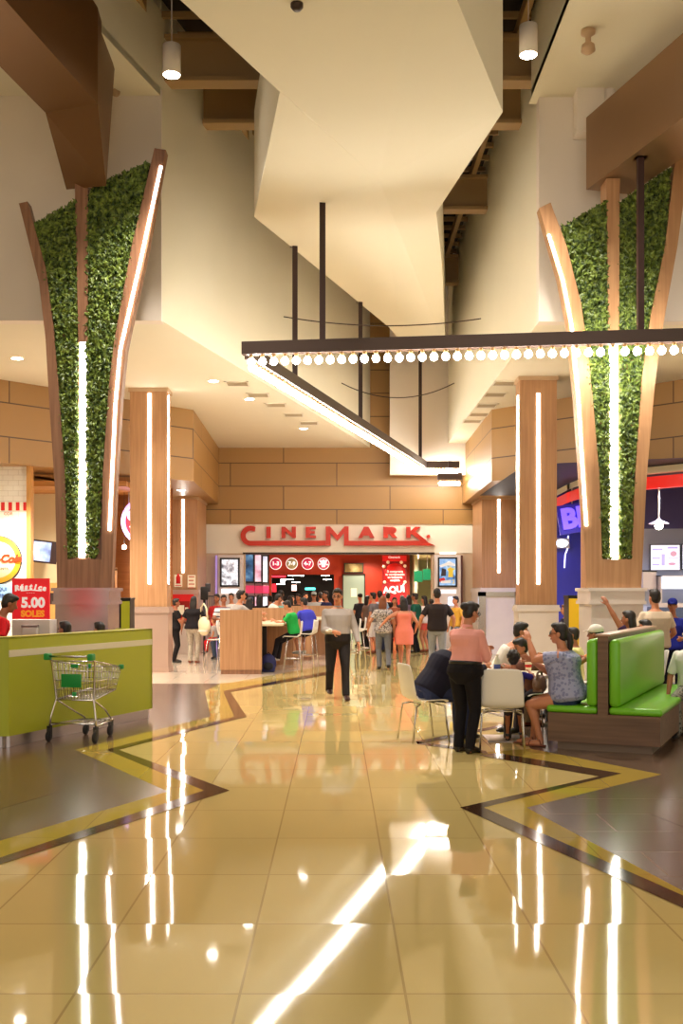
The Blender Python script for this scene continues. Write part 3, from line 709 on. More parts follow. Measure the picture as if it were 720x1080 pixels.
poster('framed colour poster with a yellow shape and numeral 2 right of the entrance',xc(471),Yc-.16,zc(603.5),xc(481)-xc(461),zc(588)-zc(619),poster_mat('blue_picture',[(40,54,90),(96,140,196),(150,180,210),(60,70,60)],8.2,.8,3),fw=.045,extra=rp)
# angled display totems inside the entrance
for px,Y,w,yaw,lab,cols,sd in ((262.3,33.0,.24,.5,'blue toned',[(10,20,40),(40,80,120),(120,160,190)],1.0),(271.5,34.0,.20,.6,'pink toned',[(150,60,90),(230,180,200),(240,220,226)],5.0),(279,35.2,.16,.6,'pale toned',[(60,60,80),(190,200,220),(230,230,240)],9.0)):
    x=xc(px,Y); t=thing('display_totem','angled '+lab+' poster totem just inside the cinema entrance','display totem',(x,Y,0),yaw*.6)
    m=MB(); m.box(-w/2-.05,w/2+.05,0,.22,0,3.04); m.build('body',mat('mauve_totem',(176,140,150),.5),t)
    m=MB(); m.box(-w/2-.075,-w/2-.05,-.02,.22,0,3.04); m.box(w/2+.05,w/2+.075,-.02,.22,0,3.04); m.build('edge',mat('maroon_edge',(90,46,46),.4),t)
    m=MB(); m.box(-w/2-.04,w/2+.04,-.04,0,2.0,2.95); m.build('frame',BLK,t)
    m=MB(); m.box(-w/2,w/2,-.05,-.04,2.05,2.9); m.build('picture',poster_mat(lab.replace(' ','_')+'_picture',cols,sd,.9),t)
    m=MB(); m.box(-w/2-.04,w/2+.04,-.04,0,1.1,1.6); m.build('lower_frame',BLK,t)
    m=MB(); m.box(-w/2,w/2,-.05,-.04,1.14,1.56); m.build('lower_picture',poster_mat(lab.replace(' ','_')+'_lower',cols,sd+2,.9),t)
    m=MB(); m.box(-w/2-.06,w/2+.06,-.03,0,1.68,1.92); m.build('caption_panel',PINK,t)
# dark concession opening contents: lit signs and lamps
for px,py,w,h,c,e,lab,Y in ((327,621,.42,.12,(60,190,180),2.0,'glowing teal sign inside the dark snack bar',40.2),(310,620,.22,.26,(240,190,170),1.4,'small pale lit menu inside the dark snack bar',40.2),(294,608,.55,.10,(226,30,40),2.0,'glowing red sign inside the dark snack bar',40.2),(298,613,.2,.2,(230,220,226),1.6,'small white lit panel inside the dark snack bar',40.0),(289,620,.2,.35,(170,20,30),1.2,'tall dim red panel inside the dark snack bar',40.0)):
    t=thing('lit_sign',lab,'sign',P(px,py,Y)); m=MB(); m.box(-w/2,w/2,0,.06,-h/2,h/2); m.build('housing',BLK,t); m=MB(); m.box(-w/2+.02,w/2-.02,-.012,0,-h/2+.02,h/2-.02); m.build('face',mat('face_'+lab.replace(' ','_'),c,.4,emit=e),t)
for k,(px,py) in enumerate(((308,607),(305,611),(316,607),(296,616),(343,607),(345,611),(312,614))):
    p=P(px,py,38.6); t=thing('ceiling_lamp','small white lamp glowing in the dark snack bar ceiling','lamp',(p.x,p.y,p.z),0,'lamps in the dark snack bar')
    m=MB(); m.box(-.16,.16,-.08,.08,0,.05); m.build('housing',BLK,t); m=MB(); m.box(-.14,.14,-.07,.07,-.012,0); m.build('lens',LAMP,t)
# teal glass door with a screen above
t=thing('lobby_screen','wide screen over the grey-green glass door in the cinema lobby','screen',P(373,599,36.9)); m=MB(); m.box(-.34,.34,0,.08,-.17,.17); m.build('housing',BLK,t); m=MB(); m.box(-.31,.31,-.012,0,-.14,.14); m.build('display',poster_mat('lobby_display',[(30,24,16),(120,96,50),(200,184,130)],4.4,.3,2),t)
t=thing('glass_door','grey-green glass door with a paper sheet in the cinema lobby','door',(xc(373,36.9),36.88,0)); m=MB(); m.box(-.36,.36,0,.06,0,2.3); m.build('pane',mat('teal_door_glass',(140,158,146),.25),t)
m=MB(); m.box(-.10,.10,-.01,0,1.55,1.85); m.build('paper_sheet',PAPER,t)
m=MB(); m.box(-.40,-.36,-.02,.08,0,2.35); m.box(.36,.40,-.02,.08,0,2.35); m.box(-.4,.4,-.02,.08,2.3,2.35); m.build('frame',DARKMET,t)
# promotional banner
Yq=36.3; t=thing('banner','tall red banner with a glossy disc and the word AQUÍ','banner',(xc(415.5,Yq),Yq,zc(645,Yq)))
def bl(px,py): return Vector((xc(px,Yq)-t.location.x,0,zc(py,Yq)-t.location.z))
m=MB(); a=bl(403,645); b=bl(428.5,586); m.box(a.x,b.x,0,.06,a.z,b.z); m.build('cloth',mat('banner_maroon',(150,14,24),.5,emit=.06),t)
m=MB(); m.box(a.x,b.x,-.006,0,bl(0,592).z,b.z); m.build('top_stripe',mat('banner_red',(226,26,32),.5,emit=.08),t)
m=MB(); q=bl(416.3,605); m.lathe([(.36,0),(.33,.02),(.2,.045),(.001,.055)],q,28,Vector((0,-1,0)).to_track_quat('Z','Y').to_matrix()); m.build('disc',mat('banner_disc',(214,24,28),.35,emit=.06),t)
WTXT=mat('white_print',(248,240,240),.5,emit=.15)
m=MB()
for k,s in enumerate(('Si compraste','tu combinación','en boletería','canjéala')): text_mb(s,.105,facing(bl(416.3,602.8+k*3.1)+Vector((0,-.062,0))),m,.002,bold=.003)
text_mb('Cinemark',.1,facing(bl(415.5,587.8)+Vector((0,-.012,0))),m,.002,bold=.002)
m.build('message',WTXT,t)
m=text_mb('AQUÍ',.30,facing(bl(415.3,622)+Vector((0,-.02,0)),0,radians(4)),extrude=.012,bold=.012); m.build('word',WTXT,t)
m=MB()
for px,py in ((409,593),(423,593),(404.8,597.5),(426.8,597),(405.4,614),(426.8,614)): m.disc(bl(px,py)+Vector((0,0,0)),.055,(0,-1,0),.03,12)
m.build('popcorn_pictures',mat('cream_print',(240,210,180),.5,emit=.08),t)
# exit-style green signs in the corridor
for px,py in ((441,608),(450.5,606)):
    t=thing('corridor_sign','small hanging green sign in the cinema corridor, '+('nearer the banner' if px<445 else 'beside the right poster pillar'),'sign',P(px,py,35.0)); m=MB(); m.box(-.14,.14,0,.06,-.18,.18); m.build('face',mat('green_sign',(16,110,70),.4,emit=.4),t); m=MB(); m.tube([(0,.03,.18),(0,.03,1.0)],.01); m.build('hanger',STEEL,t)
# =================================================== lime counter
LF0=Vector((-3.58,11.6,0)); LF1=Vector((-2.5,14.4,0))
t=thing('counter','long lime green counter with a silver trim line, left foreground behind the shopping cart','counter',(-3.3,13.0,0))
d=(LF1-LF0).normalized(); n=Vector((-d.y,d.x,0)); LF2=Vector((-6.2,11.25,0)); d2=(LF0-LF2).normalized(); n2=Vector((-d2.y,d2.x,0))
m=MB(); m.prism([LF0+Vector((0,0,.13)),LF1+Vector((0,0,.13)),LF1+n*.05+Vector((0,0,.13)),LF0+n*.05+Vector((0,0,.13))],(0,0,1.08)); mobj('front_panel',m,LIME,t)
m=MB(); q=LF0-d2*.004; m.prism([LF2+Vector((0,0,.13)),q+Vector((0,0,.13)),q+n2*.05+Vector((0,0,.13)),LF2+n2*.05+Vector((0,0,.13))],(0,0,1.08)); mobj('side_panel',m,LIME,t)
e=n*.55; m=MB(); m.prism([LF1+Vector((0,0,.13)),LF1+e+Vector((0,0,.13)),LF1+e-d*.05+Vector((0,0,.13)),LF1-d*.05+Vector((0,0,.13))],(0,0,1.08)); mobj('end_panel',m,LIME,t)
m=MB(); m.prism([v+Vector((0,0,1.19)) for v in (LF1,LF1+n*.30,LF0+n*.32+d2*.1,LF2+n2*.34,LF2,LF0)],(0,0,.02)); mobj('countertop',m,mat('lime_top',(196,196,60),.3),t)
m=MB()
for a,b,nn in ((LF0,LF1,n),(LF2,LF0,n2)): m.prism([a+nn*.06,b+nn*.06,b+nn*.09,a+nn*.09],(0,0,.13))
mobj('kick_plate',m,STEEL,t)
m=MB(); m.prism([LF0-n*.006+Vector((0,0,.995)),LF1-n*.006+Vector((0,0,.995)),LF1+n*.01+Vector((0,0,.995)),LF0+n*.01+Vector((0,0,.995))],(0,0,.075)); mobj('trim_line',m,mat('satin_trim',(216,208,184),.35,.15),t)

# =================================================== shopping cart
t=thing('shopping_cart','chrome wire shopping cart with green flap parked against the lime counter','shopping cart',(-2.99,12.08,0),radians(-14)); t.scale=(.93,.93,.95)
TB=[(-.25,.02,.50),(.25,.02,.50),(.19,.76,.57),(-.19,.76,.57)]; TT=[(-.30,-.02,.97),(.30,-.02,.97),(.23,.84,.85),(-.23,.84,.85)]
TB=[Vector(v) for v in TB]; TT=[Vector(v) for v in TT]
m=MB()
def grid(a,b,c,dd,nu,nv,r=.0042):
    for i in range(nu+1):
        k=i/nu; m.tube([a+(b-a)*k,dd+(c-dd)*k],r,5)
    for j in range(nv+1):
        k=j/nv; m.tube([a+(dd-a)*k,b+(c-b)*k],r,5)
for i in range(4):
    j=(i+1)%4; grid(TB[i],TB[j],TT[j],TT[i],12 if i%2==0 else 17,4)
grid(TB[0],TB[1],TB[2],TB[3],10,10)
for q in (TB,TT): m.tube(q+[q[0]],.009,7)
m.build('basket',CHROME,t)
m=MB()
for s in (-1,1):
    m.tube([(s*.27,-.12,1.03),(s*.29,-.02,.97),(s*.25,.03,.52),(s*.30,-.02,.30),(s*.31,-.03,.17)],.014,8)
    m.tube([(s*.31,-.02,.20),(s*.20,.66,.20)],.013,8); m.tube([(s*.25,.03,.5),(s*.24,.36,.36),(s*.18,.64,.22)],.010,8)
m.tube([(-.30,0,.22),(.30,0,.22)],.010,8); m.tube([(-.22,.5,.2),(.22,.5,.2)],.010,8); m.tube([(-.2,.66,.2),(.2,.66,.2)],.012,8)
for k in range(7): x=-.24+.08*k; m.tube([(x,.0,.22),(x*.75,.6,.21)],.004,5)
m.build('frame',CHROME,t)
m=MB(); m.tube([(-.28,-.12,1.03),(.28,-.12,1.03)],.014,10); m.build('handle',CHROME,t)
GRN=mat('cart_green',(20,140,62),.4)
for s in (-1,1): m=MB(); m.rbox(s*.29-.035,s*.29+.035,-.16,-.06,.985,1.065,.015); m.build('handle_end',GRN,t)
m=MB(); m.rbox(-.155,.115,-.035,-.02,.655,.815,.006); m.build('seat_flap',GRN,t)
m=MB(); m.rbox(-.02,.075,-.045,-.02,.89,.935,.006); m.rbox(-.01,.045,-.03,-.012,.55,.60,.006); m.build('green_clip',GRN,t)
for v in TT[2:]: m=MB(); m.rbox(v.x-.03,v.x+.03,v.y-.02,v.y+.03,v.z-.03,v.z+.03,.012); m.build('bumper',GRN,t)
for x,y in ((-.31,-.03),(.31,-.03),(-.17,.66),(.17,.66)):
    c=bpy.data.objects.new('caster',None); 
    m=MB(); m.box(x-.022,x-.016,y-.03,y+.03,.05,.19); m.box(x+.016,x+.022,y-.03,y+.03,.05,.19); m.box(x-.022,x+.022,y-.03,y+.03,.165,.19); bpy.data.objects.remove(c); fk=m.build('caster',BLACK,t)
    m=MB(); Rm=Matrix.Rotation(pi/2,3,'Y'); m.lathe([(.02,-.016),(.06,-.016),(.066,-.008),(.066,.008),(.06,.016),(.02,.016)],(x,y-.02,.066),20,Rm); m.build('wheel',mat('rubber',(28,24,24),.6),fk)

# =================================================== left snack shop
Yt_=22.4
WT=panels('white_wall_tile',(244,238,226),(214,204,188),.22,.11,rough=.2,mortar=.004,var=.02)
w=MB(); w.poly([(-9,Yt_,0),(xc(30,Yt_),Yt_,0),(xc(30,Yt_),Yt_,4.36),(-9,Yt_,4.36)]); w.box(-9,xc(30,Yt_),Yt_+.005,Yt_+.1,0,4.36); struct('wall_snack_shop_tiles',w,WT)
w=MB(); w.box(xc(29.5,Yt_),xc(34,Yt_),Yt_-.12,Yt_+.1,0,4.36); struct('trim_4',w,wood('honey_wood',(186,130,66),(210,156,88),'Z'))
t=thing('checker_band','red and white checked band across the snack shop tiles at far left','wall band',(xc(10,Yt_),Yt_-.01,zc(534,Yt_)))
x0=-2.2; 
mr=MB(); mw=MB(); k=0; x=x0
xe=xc(29,Yt_)-t.location.x
i=0
while x<xe-.02:
    (mr if i%2==0 else mw).box(x,min(x+.078,xe),-.014,0,-.09,.085); x+=.078; i+=1
mr.build('red_checks',RED,t); mw.build('white_checks',PAPER,t)
t=thing('round_sign','large round yellow and white drink sign with red script on the snack shop tiles','sign',P(-2,590.5,Yt_))
Rf=Vector((0,-1,0)).to_track_quat('Z','Y').to_matrix()
m=MB(); m.lathe([(.51,.0),(.51,.03),(.495,.04)],(0,0,0),48,Rf); m.build('dark_rim',mat('sign_navy_rim',(46,44,60),.4),t)
m=MB(); m.lathe([(.490,.0),(.490,.05),(.001,.05)],(0,0,0),48,Rf); m.build('yellow_ring',mat('sign_yellow',(232,188,50),.4),t)
m=MB(); m.lathe([(.385,.0),(.385,.055),(.001,.055)],(0,0,0),48,Rf); m.build('pale_face',mat('sign_pale',(246,240,206),.4),t)
m=text_mb('Coca-Cola',.23,facing((.0,-.07,.02)),extrude=.01,shear=.3,bold=.012); m.build('script',mat('sign_script_red',(222,62,26),.4),t)
m=text_mb('SANTA',.075,facing((.12,-.065,-.19)),extrude=.005); m.build('lower_word',mat('sign_grey_print',(120,110,90),.5),t)
t=thing('menu_sheet','faint white menu sheet on the tiles above the round sign','menu',P(6,556,Yt_)); m=MB(); m.box(-.2,.22,-.02,0,-.13,.16); m.build('sheet',mat('sheet_white',(250,246,238),.5),t); m=text_mb('COR',.09,facing((.06,-.01,.28)),extrude=.004); m.build('heading',mat('heading_orange',(226,130,80),.5),t)
t=thing('blue_board','blue and white printed board below the round sign','sign',P(2,625,Yt_)); m=MB(); m.box(-.5,.22,-.03,.004,-.17,.17); m.build('board',mat('board_sky',(150,190,232),.5),t)
m=text_mb('PIDE AQUI',.11,facing((-.14,-.04,.07)),extrude=.004); text_mb('TU COMBO',.11,facing((-.14,-.04,-.07)),m,.004); m.build('print',mat('board_navy',(40,60,130),.5),t)
# interior beside it
w=MB(); w.poly([(xc(31,26),26,0),(xc(120,26),26,0),(xc(120,26),26,4.6),(xc(31,26),26,4.6)]); struct('wall_shop_interior',w,mat('cream_interior',(226,206,166),.5))
w=MB(); w.poly([(xc(112,27.2),27.2,0),(xc(182,27.2),27.2,0),(xc(182,27.2),27.2,4.6),(xc(112,27.2),27.2,4.6)]); struct('wall_shop_wood',w,wood('red_brown_wood',(140,80,36),(170,104,52),'X',.6))
SL=wood('warm_slat_wood',(176,112,50),(206,146,76),'X')
for k in range(6):
    y=23.2+k*.55; m=MB(); m.box(-7.4,-4.6,y,y+.3,4.02+.02*k,4.14+.02*k); o=m.build('ceiling_slat',SL); tag(o,'warm wooden ceiling slat in the snack shop, '+['closest to the front','second from the front','third from the front','fourth from the front','fifth from the front','at the very back'][k],'slat','shop ceiling slats')
t=thing('television','dark television tilted on the cream wall between tiles and planted column','television',P(47,582,25.4),radians(22))
m=MB(); m.box(-.30,.30,0,.06,-.27,.27,Matrix.Rotation(radians(6),4,'Y')); m.build('housing',mat('tv_brown_black',(44,24,24),.3),t)
m=MB(); m.box(-.27,.14,-.012,0,-.23,.23,Matrix.Rotation(radians(6),4,'Y')); m.build('display',poster_mat('tv_picture',[(60,66,110),(130,150,200),(196,206,230)],2.2,.8,3),t)
m=MB(); m.tube([(0,.05,.0),(0,.3,.1),(0,.655,.1)],.02,8); m.build('bracket',BLACK,t)
# round 9 sign in purple neon
t=thing('neon_round_sign','round red sign with purple white glowing rim and digit 9 behind the left column','sign',P(149,550,25.4))
m=MB(); pts=[(0+.42*cos(2*pi*k/40),-.06,.42*sin(2*pi*k/40)*1.14) for k in range(41)]; m.tube(pts,.055,10); m.build('neon_rim',mat('purple_neon',(214,190,255),.4,emit=.45,ecol=(206,170,255)),t)
m=MB(); m.lathe([(.42,0),(.42,.05),(.001,.05)],(0,0,0),40,Matrix.Diagonal((1,1,1.14))@Rf); m.build('face',mat('neon_sign_red',(196,44,50),.4,emit=.03),t)
m=text_mb('99',.62,facing((-.02,-.06,.02)),extrude=.02,bold=.02); m.build('digits',mat('neon_digit_white',(246,236,255),.4,emit=.3),t)
m=MB(); m.tube([(-.30,0,.3),(-.30,0,1.2)],.01,6); m.build('hanger',STEEL,t)
t=thing('globe_lamp','small white globe lamp hanging under the round neon sign','lamp',P(131,577,25.2)); m=MB(); m.ell((0,0,0),.055); m.build('globe',LAMP,t); m=MB(); m.tube([(0,0,.05),(0,0,2.5)],.005,6); m.build('cord',BLACK,t)
# door frame and small wooden board
t=thing('wood_board','honey coloured wooden board behind the red price poster','board',P(57,631,24)); m=MB(); m.box(-.16,.16,0,.05,-1.57,.35); m.build('panel',wood('honey_wood',(186,130,66),(210,156,88),'Z'),t); m=MB(); m.box(-.10,.0,-.02,0,-.13,.12); m.build('dark_inset',mat('tv_brown_black'),t)
t=thing('door_frame','thin wooden frame standing right of the left pedestal','frame',(xc(119,23),23,0)); m=MB(); m.box(-.10,-.05,0,.05,0,2.22); m.box(.05,.08,0,.05,0,2.22); m.box(-.10,.08,0,.05,2.18,2.24); m.build('frame',WOODL,t)
# price poster stand
t=thing('price_stand','red price poster stand reading 5.00 SOLES behind the lime counter','sign',(xc(32.5,14.3),14.3,0))
zz_=lambda py:EYE+(HZ-py)*14.3/F
m=MB(); m.box(-.255,.255,0,.35,0,zz_(653)-.01); m.build('white_body',mat('stand_white',(226,216,212),.4),t)
m=MB(); m.box(-.25,.25,-.01,.03,zz_(653),zz_(610)); m.build('poster',mat('poster_red',(224,20,34),.45,emit=.12),t)
PW=mat('poster_white',(248,240,236),.5,emit=.1)
m=text_mb('5.00',.185,facing((.035,-.02,zz_(636))),extrude=.003,bold=.008); text_mb('S/',.07,facing((-.20,-.02,zz_(633))),m,.003); m.build('price',PW,t)
m=text_mb('SOLES',.115,facing((.03,-.02,zz_(647.5))),extrude=.003,bold=.006); m.build('currency_word',mat('poster_orange',(244,160,40),.5,emit=.1),t)
m=MB()
for k,ch in enumerate('Rústica'):
    a=(k-3)*.062; text_mb(ch,.10,facing((a,-.02,zz_(619.8)+.03-.55*a*a-.02),0,-a*1.2),m,.003,bold=.006,shear=.2)
m.tube([(-.13,-.012,zz_(623.2)),(0,-.012,zz_(622.2)),(.15,-.012,zz_(623.2))],.008,6)
for k in range(4): m.box(-.05+.03*k,-.038+.03*k,-.015,-.01,zz_(625.6),zz_(625.1))
m.build('script_logo',PW,t)
m=MB(); m.rbox(-.10,.11,-.10,0,zz_(675),zz_(659),.02); m.build('napkin_box',mat('stand_white'),t); m=MB(); m.box(-.10,.11,-.105,-.0,zz_(661.5),zz_(659.2)); m.build('box_lid',mat('lid_grey',(150,130,128),.4),t)
# litter stations
def litter(label,x,y,cols,h=1.58,w_=.40,rz=0.0):
    t=thing('litter_bin',label,'litter bin',(x,y,0),rz); m=MB(); m.box(-w_/2,w_/2,0,.4,0,h); m.build('body',BLACK,t)
    k=0
    for a,b,c in cols: m=MB(); m.box(-w_/2+w_*a,-w_/2+w_*b,-.015,0,.1,h-.03); m.build('door_panel',c,t)
    m=MB(); m.box(-w_/2-.01,w_/2+.01,-.02,.41,h,h+.03); m.build('lid',BLACK,t); return t
litter('tall black and lime litter bin beside the left pedestal',xc(125,18.4),18.4,[(.22,.52,LIME),(.62,.98,LIME)])
litter('tall yellow fronted litter bin beside the right marble pedestal',xc(609,19.6),19.6,[(.02,.62,mat('bin_yellow',(236,190,30),.4))],1.62,.34)

# =================================================== bar tables with stools
def bar_table(label,x0,x1,xt,ya,yb,h=1.34):
    t=thing('bar_table',label,'table',((x0+x1)/2,ya,0))
    m=MB(); m.box(x0,x1,ya,ya+.10,.09,h); mobj('end_panel',m,WOODL,t)
    m=MB(); m.box(x0+.02,x1-.02,ya+.01,ya+.09,0,.09); mobj('plinth',m,WOODT,t)
    m=MB(); m.box(x0,x1+.55,yb,yb+.10,.0,h); mobj('far_panel',m,WOODL,t)
    m=MB(); m.box(x0+.62,x0+.70,ya+.1,yb,.0,h-.2); mobj('back_panel',m,WOODL,t)
    m=MB(); m.rbox(x0+.70,xt,ya+.1,yb,1.0,1.05,.012); mobj('tabletop',m,mat('pale_tabletop',(232,220,190),.3),t)
    m=MB(); m.box(x0+.78,x0+.88,(ya+yb)/2-.05,(ya+yb)/2+.05,0,1.0); mobj('post',m,BLACK,t)
    return t
bar_table('oak-panelled communal high table with a tall blank end panel, left of centre',-2.43,-1.56,-1.12,22.1,24.9)
bar_table('second oak-panelled communal high table farther back behind the walking man',-1.6,-.62,-.3,26.6,29.0)
def stool(label,x,y,rz,grp='white bar stools'):
    t=thing('bar_stool',label,'bar stool',(x,y,0),rz,grp); SH=.74
    m=MB(); secs=[]
    # moulded seat and low back in one bent shell, seat front at +y
    prof=[(.20,SH-.02),(.17,SH+.005),(.05,SH),(-.10,SH-.005),(-.17,SH+.03),(-.205,SH+.12),(-.22,SH+.24),(-.225,SH+.33)]
    vs=[]; W=[.17,.185,.20,.20,.195,.19,.185,.17]
    for (y_,z_),w_ in zip(prof,W):
        for k in range(9):
            u=-1+k/4; vs.append((u*w_,y_+ (.02*(u*u) if z_>SH+.1 else 0),z_+.018*u*u))
    fs=[(j*9+k,j*9+k+1,(j+1)*9+k+1,(j+1)*9+k) for j in range(7) for k in range(8)]
    m.add(vs,fs,True); o=m.build('seat_shell',mat('white_shell',(232,226,216),.3),t); md=o.modifiers.new('s','SOLIDIFY'); md.thickness=.018
    for sx in (-1,1):
        for sy in (-1,1): m=MB(); m.tube([(sx*.13,sy*.12-.01,SH-.02),(sx*.20,sy*.20,0)],.011,8); m.build('leg',CHROME,t)
    m=MB(); z=.28; q=[(-.175,-.175,z),(.175,-.175,z),(.175,.175,z),(-.175,.175,z),(-.175,-.175,z)]; m.tube(q,.009,8); m.build('foot_ring',CHROME,t)
    return t
stool('white bar stool under the boy in green, at the near high table',-.95,22.85,radians(90))
stool('white bar stool under the person in the blue jersey',-.66,24.3,radians(75))
for k,(px,Y) in enumerate(((371,25.0),(377,26.2),(383,27.4))):
    stool('empty white bar stool right of the walking man, '+['nearest of three','middle of three','farthest of three'][k],xc(px,Y),Y,radians(90))
stool('white bar stool behind the near end panel, by the red-trousered toddler',xc(239,23.4),23.4,radians(-90))
# toddler's high chair
t=thing('high_chair','thin-legged high chair holding the toddler in red trousers','high chair',(xc(225.6,24.6),24.6,0),radians(90))
m=MB(); m.rbox(-.16,.16,-.15,.15,.60,.63,.02); m.build('seat',mat('white_shell'),t); m=MB(); m.rbox(-.16,.16,-.17,-.14,.63,.92,.02); m.build('backrest',mat('white_shell'),t)
for sx in (-1,1):
    for sy in (-1,1): m=MB(); m.tube([(sx*.14,sy*.13,.6),(sx*.22,sy*.22,0)],.012,8); m.build('leg',CHROME,t)
m=MB(); m.rbox(-.19,.19,.16,.36,.80,.82,.02); m.build('tray',mat('white_shell'),t)

# =================================================== white chairs, table and lime bench on the right
def chair(label,x,y,rz):
    t=thing('shell_chair',label,'chair',(x,y,0),rz,'white shell chairs'); SH=.455
    prof=[(.235,SH-.03,.20),(.21,SH+.0,.215),(.08,SH-.005,.235),(-.10,SH-.012,.235),(-.18,SH+.02,.235),(-.215,SH+.09,.232),(-.235,SH+.20,.230),(-.255,SH+.32,.225),(-.275,SH+.415,.212),(-.28,SH+.435,.195)]
    vs=[]
    for y_,z_,w_ in prof:
        for k in range(11):
            u=-1+k/5; up=z_>SH+.05; vs.append((u*w_,y_+(.03*u*u if up else 0),z_+(.022*u*u if not up else -.012*u**4)))
    n=len(prof); fs=[(j*11+k,j*11+k+1,(j+1)*11+k+1,(j+1)*11+k) for j in range(n-1) for k in range(10)]
    m=MB(); m.add(vs,fs,True); o=m.build('seat_shell',mat('white_shell_chair',(236,228,218),.3),t); md=o.modifiers.new('s','SOLIDIFY'); md.thickness=.014; md2=o.modifiers.new('b','SUBSURF'); md2.levels=1; md2.render_levels=1
    for sx in (-1,1):
        for sy in (-1,1): m=MB(); m.tube([(sx*.15,sy*.10,SH-.03),(sx*.215,sy*.17,SH-.05),(sx*.235,sy*.225,0)],.011,8); m.build('leg',CHROME,t)
    m=MB(); m.tube([(-.15,-.1,SH-.03),(.15,-.1,SH-.03)],.009,8); m.tube([(-.15,.1,SH-.03),(.15,.1,SH-.03)],.009,8); m.build('seat_frame',CHROME,t)
    return t
chair('white shell chair turned right, left of the standing woman in salmon shirt',xc(446,12.3),12.28,radians(-72))
chair('white shell chair seen from behind, beside the standing woman in salmon shirt',xc(530,11.45),11.50,radians(-8))
t=thing('cafe_table','white square table on a black post between the seated family','table',(1.98,12.32,0))
m=MB(); m.rbox(-.52,.52,-.40,.40,.735,.765,.012); m.build('tabletop',mat('pale_tabletop',(232,220,190),.3),t)
m=MB(); m.tube([(0,0,.02),(0,0,.735)],.045,14); m.build('post',BLACK,t)
m=MB(); m.rbox(-.26,.26,-.26,.26,0,.02,.01); m.build('base_plate',STEEL,t)
t=thing('bottle','pale plastic bottle with blue label on the white table','bottle',(xc(524,12.1),12.1,.765)); m=MB(); m.lathe([(.001,0),(.035,0),(.037,.02),(.037,.15),(.015,.20),(.013,.215)],(0,0,0),18); m.build('body',mat('bottle_pale',(226,226,200),.15),t)
m=MB(); m.lathe([(.0385,.06),(.0385,.12)],(0,0,0),18); m.build('label_band',mat('bottle_blue',(60,80,150),.4),t); m=MB(); m.lathe([(.016,.213),(.016,.235),(.001,.235)],(0,0,0),14); m.build('cap',WHITE,t)
t=thing('cup','white paper cup on the white table beside the bottle','cup',(xc(557,12.5),12.5,.765)); m=MB(); m.lathe([(.03,0),(.042,.11),(.044,.112),(.040,.11),(.028,.006),(.001,.006)],(0,0,0),18); m.build('body',PAPER,t)
m=MB(); m.lathe([(.036,.055),(.041,.09)],(0,0,0),18); m.build('band',RED,t)
t=thing('tray','pale food tray on the white table','tray',(2.05,12.25,.765)); m=MB(); m.rbox(-.2,.2,-.14,.14,0,.015,.006); m.build('base',mat('tray_brown',(150,96,60),.4),t); m=MB(); m.box(-.16,.16,-.1,.1,.015,.017); m.build('paper_liner',PAPER,t)
BENCH=radians(-25); bo=Vector((2.83,11.3,0))
t=thing('bench','back-to-back lime green padded bench with wood base, right foreground','bench',bo,BENCH); BL_=3.3
m=MB(); m.box(-.59,.59,0,BL_,.09,.40); m.build('base',WOODX,t)
m=MB(); m.box(-.50,.50,.06,BL_-.06,0,.09); m.build('plinth',mat('steel_plinth',(120,100,86),.4,.3),t)
m=MB(); m.box(-.055,.055,-.005,BL_,.40,1.235); m.build('centre_panel',WOODX,t)
m=MB(); m.box(-.075,.075,-.02,BL_+.01,1.235,1.255); m.build('cap_rail',mat('rosy_wood_cap',(176,136,110),.35),t)
for s,nm in ((-1,''),(1,'')):
    m=MB(); x0,x1=sorted((s*.06,s*.61)); m.rbox(x0,x1,.0,BL_,.40,.48,.032); m.build('seat_cushion',LEATHER,t)
    m=MB(); x0,x1=sorted((s*.058,s*.18)); m.rbox(x0,x1,.0,BL_,.48,1.20,.045); m.build('back_cushion',LEATHER,t)
def bw(x,y): 
    c,s=cos(BENCH),sin(BENCH); return (bo.x+x*c-y*s, bo.y+x*s+y*c)

# =================================================== right-hand burger shop
BLUE=mat('deep_blue_wall',(46,46,150),.35); 
path=[(586,27.4),(592,26.6),(600,25.6),(609,24.8),(622,24.0),(645,23.2),(678,22.4),(720,21.7),(790,20.9)]
def ribbon(name,z0,z1,m_,off=0.0):
    w=MB(); 
    for a,b in zip(path,path[1:]):
        A_=Vector((xc(a[0],a[1]),a[1]-off,0)); B_=Vector((xc(b[0],b[1]),b[1]-off,0)); w.prism([A_+Vector((0,0,z0)),B_+Vector((0,0,z0)),B_+Vector((0,.25,z0)),A_+Vector((0,.25,z0))],(0,0,z1-z0))
    return w
t=thing('shop_canopy','curved red canopy band with pale upper rim over the blue burger shop','canopy',(5.2,24.4,4.0))
mobj('red_band',ribbon('a',3.88,4.13,mat('canopy_red',(222,30,20),.35,emit=.15)),mat('canopy_red'),t); mobj('pale_rim',ribbon('b',4.19,4.33,CREAM,.05),CREAM,t)
w=MB(); w.box(xc(560,28.2),xc(623,28.2),28.2,28.3,0,4.36); struct('wall_shop_blue',w,BLUE)
w=MB(); w.box(xc(660,25.2),9,25.2,25.3,3.22,4.36); struct('wall_shop_navy_band',w,mat('navy_band',(50,40,92),.5))
w=MB(); w.box(xc(655,26.2),9,26.2,26.3,0,4.36); struct('wall_shop_grey',w,mat('shop_grey_wall',(176,178,196),.5))
w=MB(); w.poly([(3.9,22,4.35),(9,20,4.35),(9,29,4.35),(3.9,29,4.35)],False); struct('ceiling_shop',w,mat('shop_dark_ceiling',(40,34,50),.6))
t=thing('shop_sign','tilted glowing violet letters of the burger shop between column and planted column','sign',P(602,551,25.5))
VIO=mat('violet_glow',(112,84,250),.4,emit=.42); VBK=mat('violet_board',(44,30,150),.4,emit=.07)
